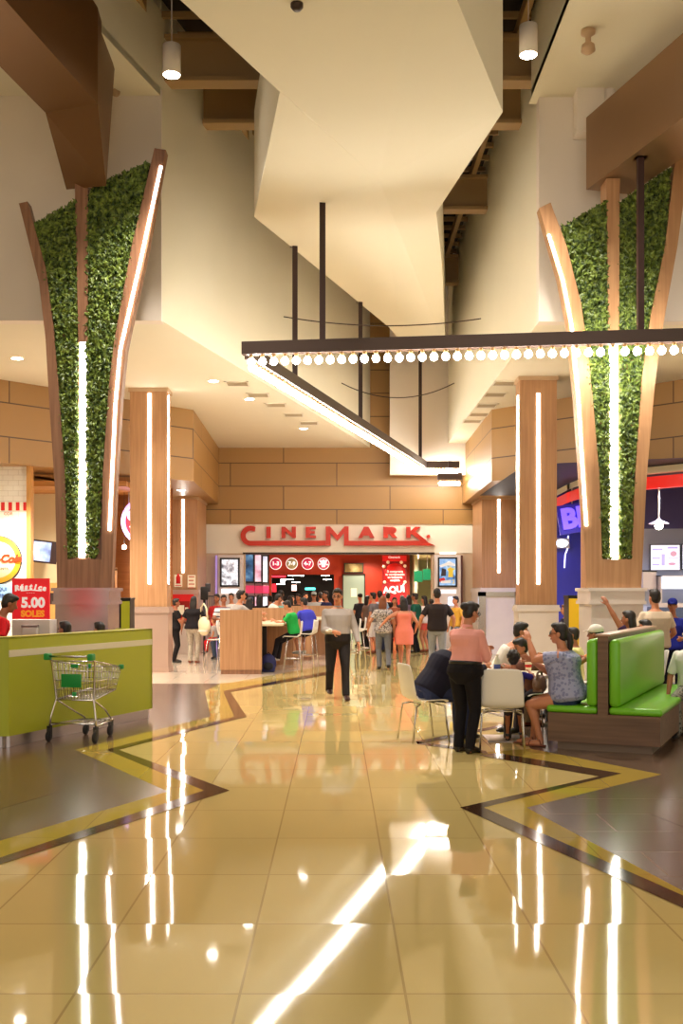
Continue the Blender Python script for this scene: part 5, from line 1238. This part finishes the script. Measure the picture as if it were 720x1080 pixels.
# ---- right-hand tables
wx=bw(-.40,.22)
def bag(t,d): pass
person('woman in pale blue top and dark blue shorts on the lime bench, hand raised',(wx[0],wx[1],0),66,H=1.70,sex='f',vox=.007,pose='sit',seat=.475,lean=9,top=floral('pale_blue_top',(126,128,164),(158,160,190),26),sleeve=.42,hem=-.10,bottom=cl('blue_shorts',(44,56,92),.2),bkind='shorts',blen=.42,shoes=None,hair='ponytail',glasses=True,g=1.30,hl=(-.06,.44,1.17),hr=(.10,.44,.93),elbow=(.5,-.6,-.9),feet=[(-.08,.34,0),(.10,.46,0)],head=(4,0))
for i,(lx,ly) in enumerate(((-.08,.34),(.10,.46))):
    a=radians(66); o=thing('sandal','brown strap sandal on the '+('farther' if i==0 else 'nearer')+' foot of the woman on the lime bench','sandal',(wx[0]+lx*cos(a)-ly*sin(a),wx[1]+lx*sin(a)+ly*cos(a),0),a)
    m=MB(); m.tube([(0,-.09,.012),(0,.0,.012),(0,.12,.012),(0,.19,.010)],[(.010,.034),(.010,.040),(.010,.046),(.008,.028)],12); m.build('sole',SHOEBR,o)
    m=MB(); m.tube([(-.045,.09,.01),(-.03,.085,.05),(0,.08,.062),(.03,.085,.05),(.045,.09,.01)],.008,6); m.tube([(-.04,-.05,.02),(-.04,-.03,.075),(0,-.0,.095),(.04,-.03,.075),(.04,-.05,.02)],.007,6); m.build('strap',SHOEBR,o)
hb=thing('handbag','brown handbag on the lap of the woman on the lime bench','handbag',(wx[0]-.33,wx[1]+.02,.615),radians(66))
m=MB(); m.ell((0,0,.085),(.17,.07,.095),None,20,12); m.box(-.1,.1,-.05,.05,.0,.03); m.build('body',mat('bag_brown',(104,74,52),.5,bump=.2,vscale=40),hb); m=MB(); m.tube([(-.14,0,.13),(-.1,0,.20),(0,0,.22),(.1,0,.20),(.14,0,.13)],.012,8); m.build('handle',mat('bag_brown'),hb); m=MB(); m.ell((0,-.072,.12),(.02,.008,.02)); m.build('clasp',CHROME,hb)
person('small child with curly hair and blue shirt on the white chair seen from behind',(1.95,11.74,0),-12,H=1.08,sex='m',kid=True,vox=.009,pose='sit',seat=.47,lean=8,top=cl('royal_blue_shirt',(52,44,128)),sleeve=.5,hem=-.04,bottom=cl('kid_shorts',(60,50,56)),bkind='shorts',blen=.8,shoes=SHOEB,hair='curly',skin=1,hl=(-.15,.32,.80),hr=(.17,.30,.80),feet=[(-.08,.36,0),(.08,.40,0)],facefeat=False)
person('short-haired boy leaning over the table between curly child and raised hand',(2.44,13.02,0),112,H=1.35,sex='m',kid=True,vox=.010,pose='sit',seat=.45,lean=22,top=cl('brown_tee',(110,70,60)),sleeve=.5,bottom=cl('boy_trousers',(60,52,60)),shoes=SHOEB,skin=1,hl=(-.1,.42,.80),hr=(.15,.42,.80),head=(0,16))
person('man in white sleeveless top leaning over the table, behind the two children',(gx(522,13.7),13.7,0),-95,H=1.70,sex='m',vox=.010,pose='sit',seat=.50,lean=30,top=WHITEC,sleeve=0,neckline=.86,bottom=cl('stone_trousers',(150,130,110)),shoes=SHOEBR,skin=0,hl=(-.1,.5,.86),hr=(.2,.46,.86),head=(0,8))
t_=thing('cafe_table','white table further back beside the man in the white sleeveless top','table',(2.75,13.85,0)); m=MB(); m.rbox(-.30,.30,-.4,.4,.735,.765,.012); m.build('tabletop',mat('pale_tabletop'),t_); m=MB(); m.tube([(0,0,0),(0,0,.74)],.04,12); m.build('post',BLACK,t_); m=MB(); m.rbox(-.2,.2,-.2,.2,0,.02,.01); m.build('base_plate',STEEL,t_)
person('boy in pale yellow shirt with black hair seated behind the woman on the bench',(gx(606,14.4),14.4,0),70,H=1.45,sex='m',vox=.011,pose='sit',seat=.46,top=cl('pale_yellow_shirt',(226,214,150)),sleeve=.5,bottom=DENIM,shoes=SHOEB,skin=1,hl=(-.15,.4,.82),hr=(.2,.4,.82))
b1=bw(-.40,1.75); b2=bw(-.36,3.05)
person('child in white cap and orange top on the lime bench, behind the pony-tailed woman',(b1[0],b1[1],0),60,H=1.36,sex='f',kid=True,vox=.010,pose='sit',seat=.56,top=cl('light_orange_top',(224,150,90)),sleeve=.4,bottom=DENIM,shoes=SHOEW,hair='cap',hairm=WHITEC,skin=1,hl=(-.2,.35,.85),hr=(-.05,.36,.95))
person('woman in purple top with thick dark hair, one arm raised, far end of the bench',(b2[0]+.14,b2[1],0),60,H=1.62,sex='f',vox=.010,pose='sit',seat=.60,top=cl('plum_top',(74,50,86)),sleeve=.4,bottom=DENIM,shoes=SHOEB,hair='long',skin=1,g=1.1,hl=(-.16,.34,1.66),hr=(.2,.34,.82),elbow=(.4,-.4,-.8),facefeat=True)
person('dark-haired person in purple seated beyond the bench end, below the beige tee',(gx(682,15.0),15.0,0),80,H=1.62,sex='m',vox=.011,pose='sit',seat=.46,top=cl('dull_purple_shirt',(84,66,84)),sleeve=.5,bottom=DKDENIM,shoes=SHOEB,skin=1)
person('person in white sleeves and grey patterned bottoms cut by the right edge of the photo',(4.28,12.75,0),150,H=1.62,sex='m',vox=.010,pose='sit',seat=.46,lean=12,top=WHITEC,sleeve=.6,bottom=floral('grey_pattern',(66,66,60),(140,136,122),30),shoes=SHOEB,skin=1)
stl=thing('stool','plain round stool under the person cut by the right edge','stool',(4.28,12.75,0)); m=MB(); m.lathe([(.001,.42),(.17,.42),(.17,.45),(.001,.45)],(0,0,0),20); m.build('seat',mat('white_shell'),stl); m=MB(); m.tube([(0,0,.02),(0,0,.42)],.03,10); m.lathe([(.16,0),(.16,.02),(.03,.03)],(0,0,0),20); m.build('pedestal',CHROME,stl)
def seat_under(label,px,Y,off=(0,0)):
    o=chair(label,gx(px,Y)+off[0],Y+off[1],0); return o
for lab,x,y,rz in (('white shell chair under the man in the white sleeveless top',gx(522,13.7)-.05,13.7,-95),('white shell chair under the boy leaning over the table',2.47,13.04,112),('white shell chair under the boy in pale yellow',gx(606,14.4)+.02,14.4,70),('white shell chair under the seated person in purple beyond the bench',gx(682,15.0)+.02,15.0,80)):
    chair(lab,x,y,radians(rz))
crowd('man in beige tee shirt standing with his back turned, upper right',691,15.5,10,1.74,'m',cl('beige_tee',(206,184,160)),cl('dark_trousers',(40,36,44)),g=1.12,hl=(-.26,.2,.95),hr=(.28,.25,.98),vox=.010,skin=0,head=(10,0))
crowd('shop worker in blue shirt and blue cap facing the man in beige',709,16.4,160,1.60,'f',cl('worker_blue',(40,50,160)),NAVY,hair='cap',hairm=cl('cap_blue',(36,46,150)),hl=(-.15,.32,1.0),hr=(.15,.32,1.0),skin=1)
crowd('reddish-haired person in dark shirt standing by the yellow litter bin',597,20.6,95,1.46,'m',cl('midnight_shirt',(30,30,56)),DKDENIM,hairm=mat('dark_red_hair',(84,36,28),.5),skin=0)
# ---- behind the lime counter
crowd('man in red shirt stooping behind the lime counter at the far left edge',-16,13.35,-58,1.74,'m',cl('bright_red_shirt',(206,22,30)),BLACKC,lean=24,sleeve=.5,head=(-10,22),hl=(-.25,.3,.92),hr=(.25,.3,.92),skin=1,vox=.010)
person('dark-haired person seated low behind the lime counter, only the head showing',(gx(70,14.6),14.6,0),70,H=1.60,sex='m',vox=.012,pose='sit',seat=.46,top=BLACKC,sleeve=.5,bottom=DKDENIM,shoes=SHOEB,skin=1)
person('person seated behind the counter with just the crown of the head visible',(gx(106,15.05),15.05,0),60,H=1.56,sex='m',vox=.012,pose='sit',seat=.46,top=cl('grey_shirt',(120,116,120)),sleeve=.5,bottom=DKDENIM,shoes=SHOEB,skin=1,facefeat=False)
for lab,px,Y in (('low round stool under the dark-haired person behind the counter',70,14.6),('low round stool under the person whose crown shows over the counter',106,15.05)):
    o=thing('stool',lab,'stool',(gx(px,Y),Y,0)); m=MB(); m.lathe([(.001,.42),(.17,.42),(.17,.45),(.001,.45)],(0,0,0),20); m.build('seat',mat('white_shell'),o); m=MB(); m.tube([(0,0,.02),(0,0,.42)],.03,10); m.lathe([(.16,0),(.16,.02),(.03,.03)],(0,0,0),20); m.build('pedestal',CHROME,o)
# ---- left of the high table
crowd('woman all in black leaning on the wall by the red fire cabinet',184.5,25.8,-70,1.55,'f',BLACKC,cl('black_slacks',(24,20,22)),hl=(-.1,.28,1.0),hr=(.12,.3,.96),vox=.011,hair='short',skin=1)
def tote(t,d): pass
crowd('woman in black top and grey patterned trousers with a cream shoulder bag, seen from behind',204,25.6,-12,1.60,'f',cl('black_blouse',(26,22,26)),floral('grey_print',(140,130,116),(176,164,146),36),hair='long',vox=.011,shoes=SHOEBR,hl=(-.32,.05,.80),hr=(.24,.26,1.04),skin=1,g=1.2)
tb=thing('shoulder_bag','cream shoulder bag on the arm of the woman in patterned trousers','bag',(gx(215.5,25.5),25.42,.70),radians(-50)); tb.scale=(1.3,1.3,1.15); m=MB(); m.ell((0,0,.17),(.19,.075,.20),None,18,12); m.build('body',mat('bag_cream',(224,212,176),.6,bump=.1,vscale=20),tb); m=MB(); m.tube([(-.13,0,.28),(-.10,0,.55),(.0,.0,.64),(.08,0,.55),(.13,0,.28)],.016,8); m.build('strap',mat('bag_cream'),tb)
person('toddler in grey top and red trousers sitting in the high chair',(gx(226,24.6),24.6,0),80,H=.92,sex='m',kid=True,vox=.010,pose='sit',seat=.63,top=cl('toddler_grey',(170,160,156)),sleeve=.5,bottom=cl('toddler_red',(206,30,36)),shoes=SHOEB,hair='short',skin=0,feet=[(-.06,.20,.30),(.06,.22,.30)],hairm=HAIRB)
# ---- behind and at the high table
def sit_stool(label,px,Y,face,H,sex,top,bottom,**k):
    k.setdefault('vox',.011); k.setdefault('shoes',SHOEB); k.setdefault('seat',.755); k.setdefault('feet',[(-.10,.32,.28),(.10,.34,.28)])
    return person(label,(gx(px,Y),Y,0),face,H=H,sex=sex,pose='sit',top=top,bottom=bottom,**k)
sit_stool('boy in bright green tee shirt on a white bar stool looking at a phone',310,22.85,82,1.50,'m',cl('bright_green_tee',(40,170,80)),cl('black_track_trousers',(28,26,34)),lean=10,hl=(-.08,.42,1.10),hr=(.14,.34,1.02),head=(0,24),shoes=SHOEW,feet=[(-.08,.46,.26),(.10,.40,.22)],skin=0,vox=.010)
w=MB(); w.rbox(-.035,.035,-.006,.006,-.07,.07,.005); o=w.build('phone',BLACK,None,(gx(302,22.85)-.06,22.8,1.15)); o.rotation_euler=(radians(20),0,radians(75)); tag(o,'dark mobile phone held by the boy in green','phone')
sit_stool('person in royal blue sports jersey on a white bar stool, back turned',326,24.3,40,1.62,'m',floral('blue_jersey',(58,62,196),(58,62,196)),cl('dark_shorts',(30,28,40)),bkind='shorts',blen=.9,lean=16,head=(20,10),hl=(-.15,.40,1.12),hr=(.2,.34,1.10),shoes=mat('grey_trainer',(150,150,140),.5),skin=1)
pk=thing('backpack','dark blue backpack on the floor under the boy in green','backpack',(gx(283,22.75),22.75,0)); m=MB(); m.ell((0,0,.18),(.17,.12,.21),None,18,12); m.rbox(-.14,.14,-.10,.10,0,.12,.04); m.build('body',mat('backpack_blue',(36,40,96),.7),pk); m=MB(); m.ell((0,-.10,.13),(.11,.05,.09)); m.build('pocket',mat('backpack_black',(26,24,34),.7),pk); m=MB(); m.tube([(-.05,0,.36),(0,0,.42),(.05,0,.36)],.012,8); m.build('handle',mat('backpack_black'),pk)
STR=stripes('white_navy_stripes',(232,224,220),(50,50,80),.11,.28)
crowd('man in white shirt with dark stripes behind the high table end panel',235.5,25.8,-150,1.64,'m',STR,DENIM,head=(-20,6),hl=(-.15,.3,1.05),hr=(.2,.3,1.05),skin=1,vox=.011)
crowd('man in grey tee shirt reaching across the high table, at the end panel',249,22.95,-62,1.75,'m',cl('grey_tee',(166,156,150)),DENIM,lean=8,hl=(-.1,.50,1.22),hr=(.24,.50,1.24),skin=0,head=(-10,0),vox=.010,g=1.1)
sit_stool('long-haired woman in yellow top at the high table',263,24.1,-20,1.58,'f',cl('yellow_top',(224,190,110)),DENIM,hair='long',skin=0,facefeat=False,hl=(-.2,.34,1.1),hr=(.25,.34,1.1))
sit_stool('person in white shirt leaning low on the high table, turned to the right',282,25.75,-80,1.50,'m',cl('white_shirt',(232,226,216),.03),DENIM,seat=.93,lean=26,head=(20,10),hl=(-.1,.4,1.08),hr=(.2,.4,1.08),skin=0)
sit_stool('person in teal shirt with black hair behind the high table',295.5,25.9,15,1.56,'m',cl('teal_shirt',(130,176,166)),DENIM,skin=0,facefeat=False,lean=8,seat=.84)
for lab,px,Y,rz in (('white bar stool under the woman in yellow at the high table',262.5,24.1,-20),('white bar stool under the person leaning low on the high table',280.5,25.75,-80),('white bar stool under the person in teal',295.5,25.9,15)):
    stool(lab,gx(px,Y),Y,radians(rz))
# ---- people queuing in front of the cinema
GRP='people queuing at the cinema'
Q=[('man in red tee shirt, head above the striped shirt, left of the pillar',229,27.0,160,1.66,'m',cl('red_tee',(180,40,40)),DENIM,{}),
('man in white shirt standing in front of the white poster pillar',244,29.5,170,1.68,'m',cl('plain_white_shirt',(222,216,212)),DKDENIM,{}),
('woman with dark hair in black top at the left display totems',273,30.0,20,1.62,'f',BLACKC,DENIM,dict(hair='long')),
('man in checked grey shirt, back turned, left part of the queue',296,29.6,0,1.76,'m',floral('checked_shirt',(70,72,86),(170,168,176),22),DKDENIM,{}),
('woman in dark maroon top in the queue behind the boy in green',306,31.0,10,1.60,'f',cl('maroon_top',(90,36,44)),BLACKC,dict(hair='long')),
('man with dark skin and black tee beside the blue jersey',315,30.2,150,1.66,'m',cl('off_black_tee',(40,36,40)),DENIM,dict(skin=1)),
('man in pale grey cap and tee facing away in the queue',331,31.5,10,1.72,'m',cl('pale_grey_tee',(176,176,176)),DENIM,dict(hair='cap',hairm=cl('cap_grey',(170,180,180)))),
('man in dark blue shirt facing left, just left of the walking man',344,30.0,120,1.74,'m',cl('deep_blue_shirt',(40,44,80)),BLACKC,dict(skin=1)),
('person in black cap and dark shirt right of the walking man',380,33.5,30,1.66,'m',cl('slate_dark',(46,44,52)),BLACKC,dict(hair='cap',hairm=BLACKC)),
('woman in brown top with dark hair right of the walking man',387,32.4,-60,1.60,'f',cl('taupe_top',(120,98,90)),BLACKC,dict(hair='long')),
('man in grey shirt over white shorts, left of the couple',394,29.6,60,1.70,'m',cl('mid_grey_shirt',(112,104,106)),cl('white_shorts',(222,214,208)),dict(bkind='shorts',blen=1.0,shoes=SHOEBR)),
('man in light blue shirt behind the auburn-haired woman',400.5,30.4,15,1.74,'m',cl('light_blue_shirt',(166,190,214)),DKDENIM,{}),
('woman in rust top facing the camera between the two walking women',416,30.0,180,1.56,'f',cl('rust_top',(150,80,56)),BLACKC,dict(hair='long',skin=0)),
('woman in black top behind the coral dress, farther into the lobby',424,34.5,10,1.60,'f',cl('ink_top',(32,28,36)),BLACKC,dict(hair='long')),
('person in dark green shirt and black trousers right of the coral dress',438.5,30.0,70,1.68,'m',cl('dark_green_shirt',(28,90,72)),BLACKC,dict(skin=1)),
('woman in white top and coral shorts next to the dark green shirt',448,30.4,60,1.60,'f',cl('white_top',(226,214,206)),cl('coral_shorts',(224,96,84)),dict(bkind='shorts',blen=.5,hair='long',shoes=SHOEBR)),
('person in yellow top half hidden right of the dark tee shirt',481,27.5,120,1.60,'m',cl('mustard_top',(214,160,60)),DENIM,dict(skin=0)),
('man in black shirt by the red lobby wall, behind the queue',409,34.0,0,1.70,'m',cl('coal_shirt',(36,32,36)),BLACKC,{}),
('woman in pink top deep in the queue under the second round sign',308,34.0,180,1.60,'f',cl('pink_top',(206,130,130)),DENIM,dict(hair='long')),
('man in navy polo deep in the queue under the last round sign',338,34.6,20,1.70,'m',cl('navy_polo',(40,44,70)),BLACKC,{}),
('man in dark grey hooded top near the lit pale menu',322,35.4,200,1.68,'m',cl('dark_hood',(60,56,60)),BLACKC,{}),
('woman in black with tied hair near the display totems',285,32.4,30,1.60,'f',cl('jet_top',(24,22,26)),BLACKC,dict(hair='bun')),
('man in charcoal jacket left of the queue beside the totems',259,31.0,10,1.68,'m',cl('charcoal_jacket',(52,46,50)),BLACKC,{}),
('woman in purple-grey top in front of the lobby corridor',431,32.6,0,1.62,'f',cl('mauve_top',(120,96,116)),BLACKC,dict(hair='long')),
('boy in white tee at the corridor entrance by the right pillar',455,31.2,30,1.50,'m',cl('boy_white_tee',(222,216,210)),DENIM,{})]
for lab,px,Y,fc,H,sx,tp,bt,k in Q:
    k=dict(k); k.setdefault('vox',.016); k['group']=GRP
    crowd(lab,px,Y,fc,H,sx,tp,bt,**k)
WORLD=0.38
# =================================================== light
wd=bpy.data.worlds.new('world'); SC.world=wd; wd.use_nodes=True
bg=wd.node_tree.nodes['Background']; bg.inputs[0].default_value=(1.0,.94,.84,1); bg.inputs[1].default_value=WORLD
for o in bpy.data.objects:
    if '_w' in o: del o['_w']
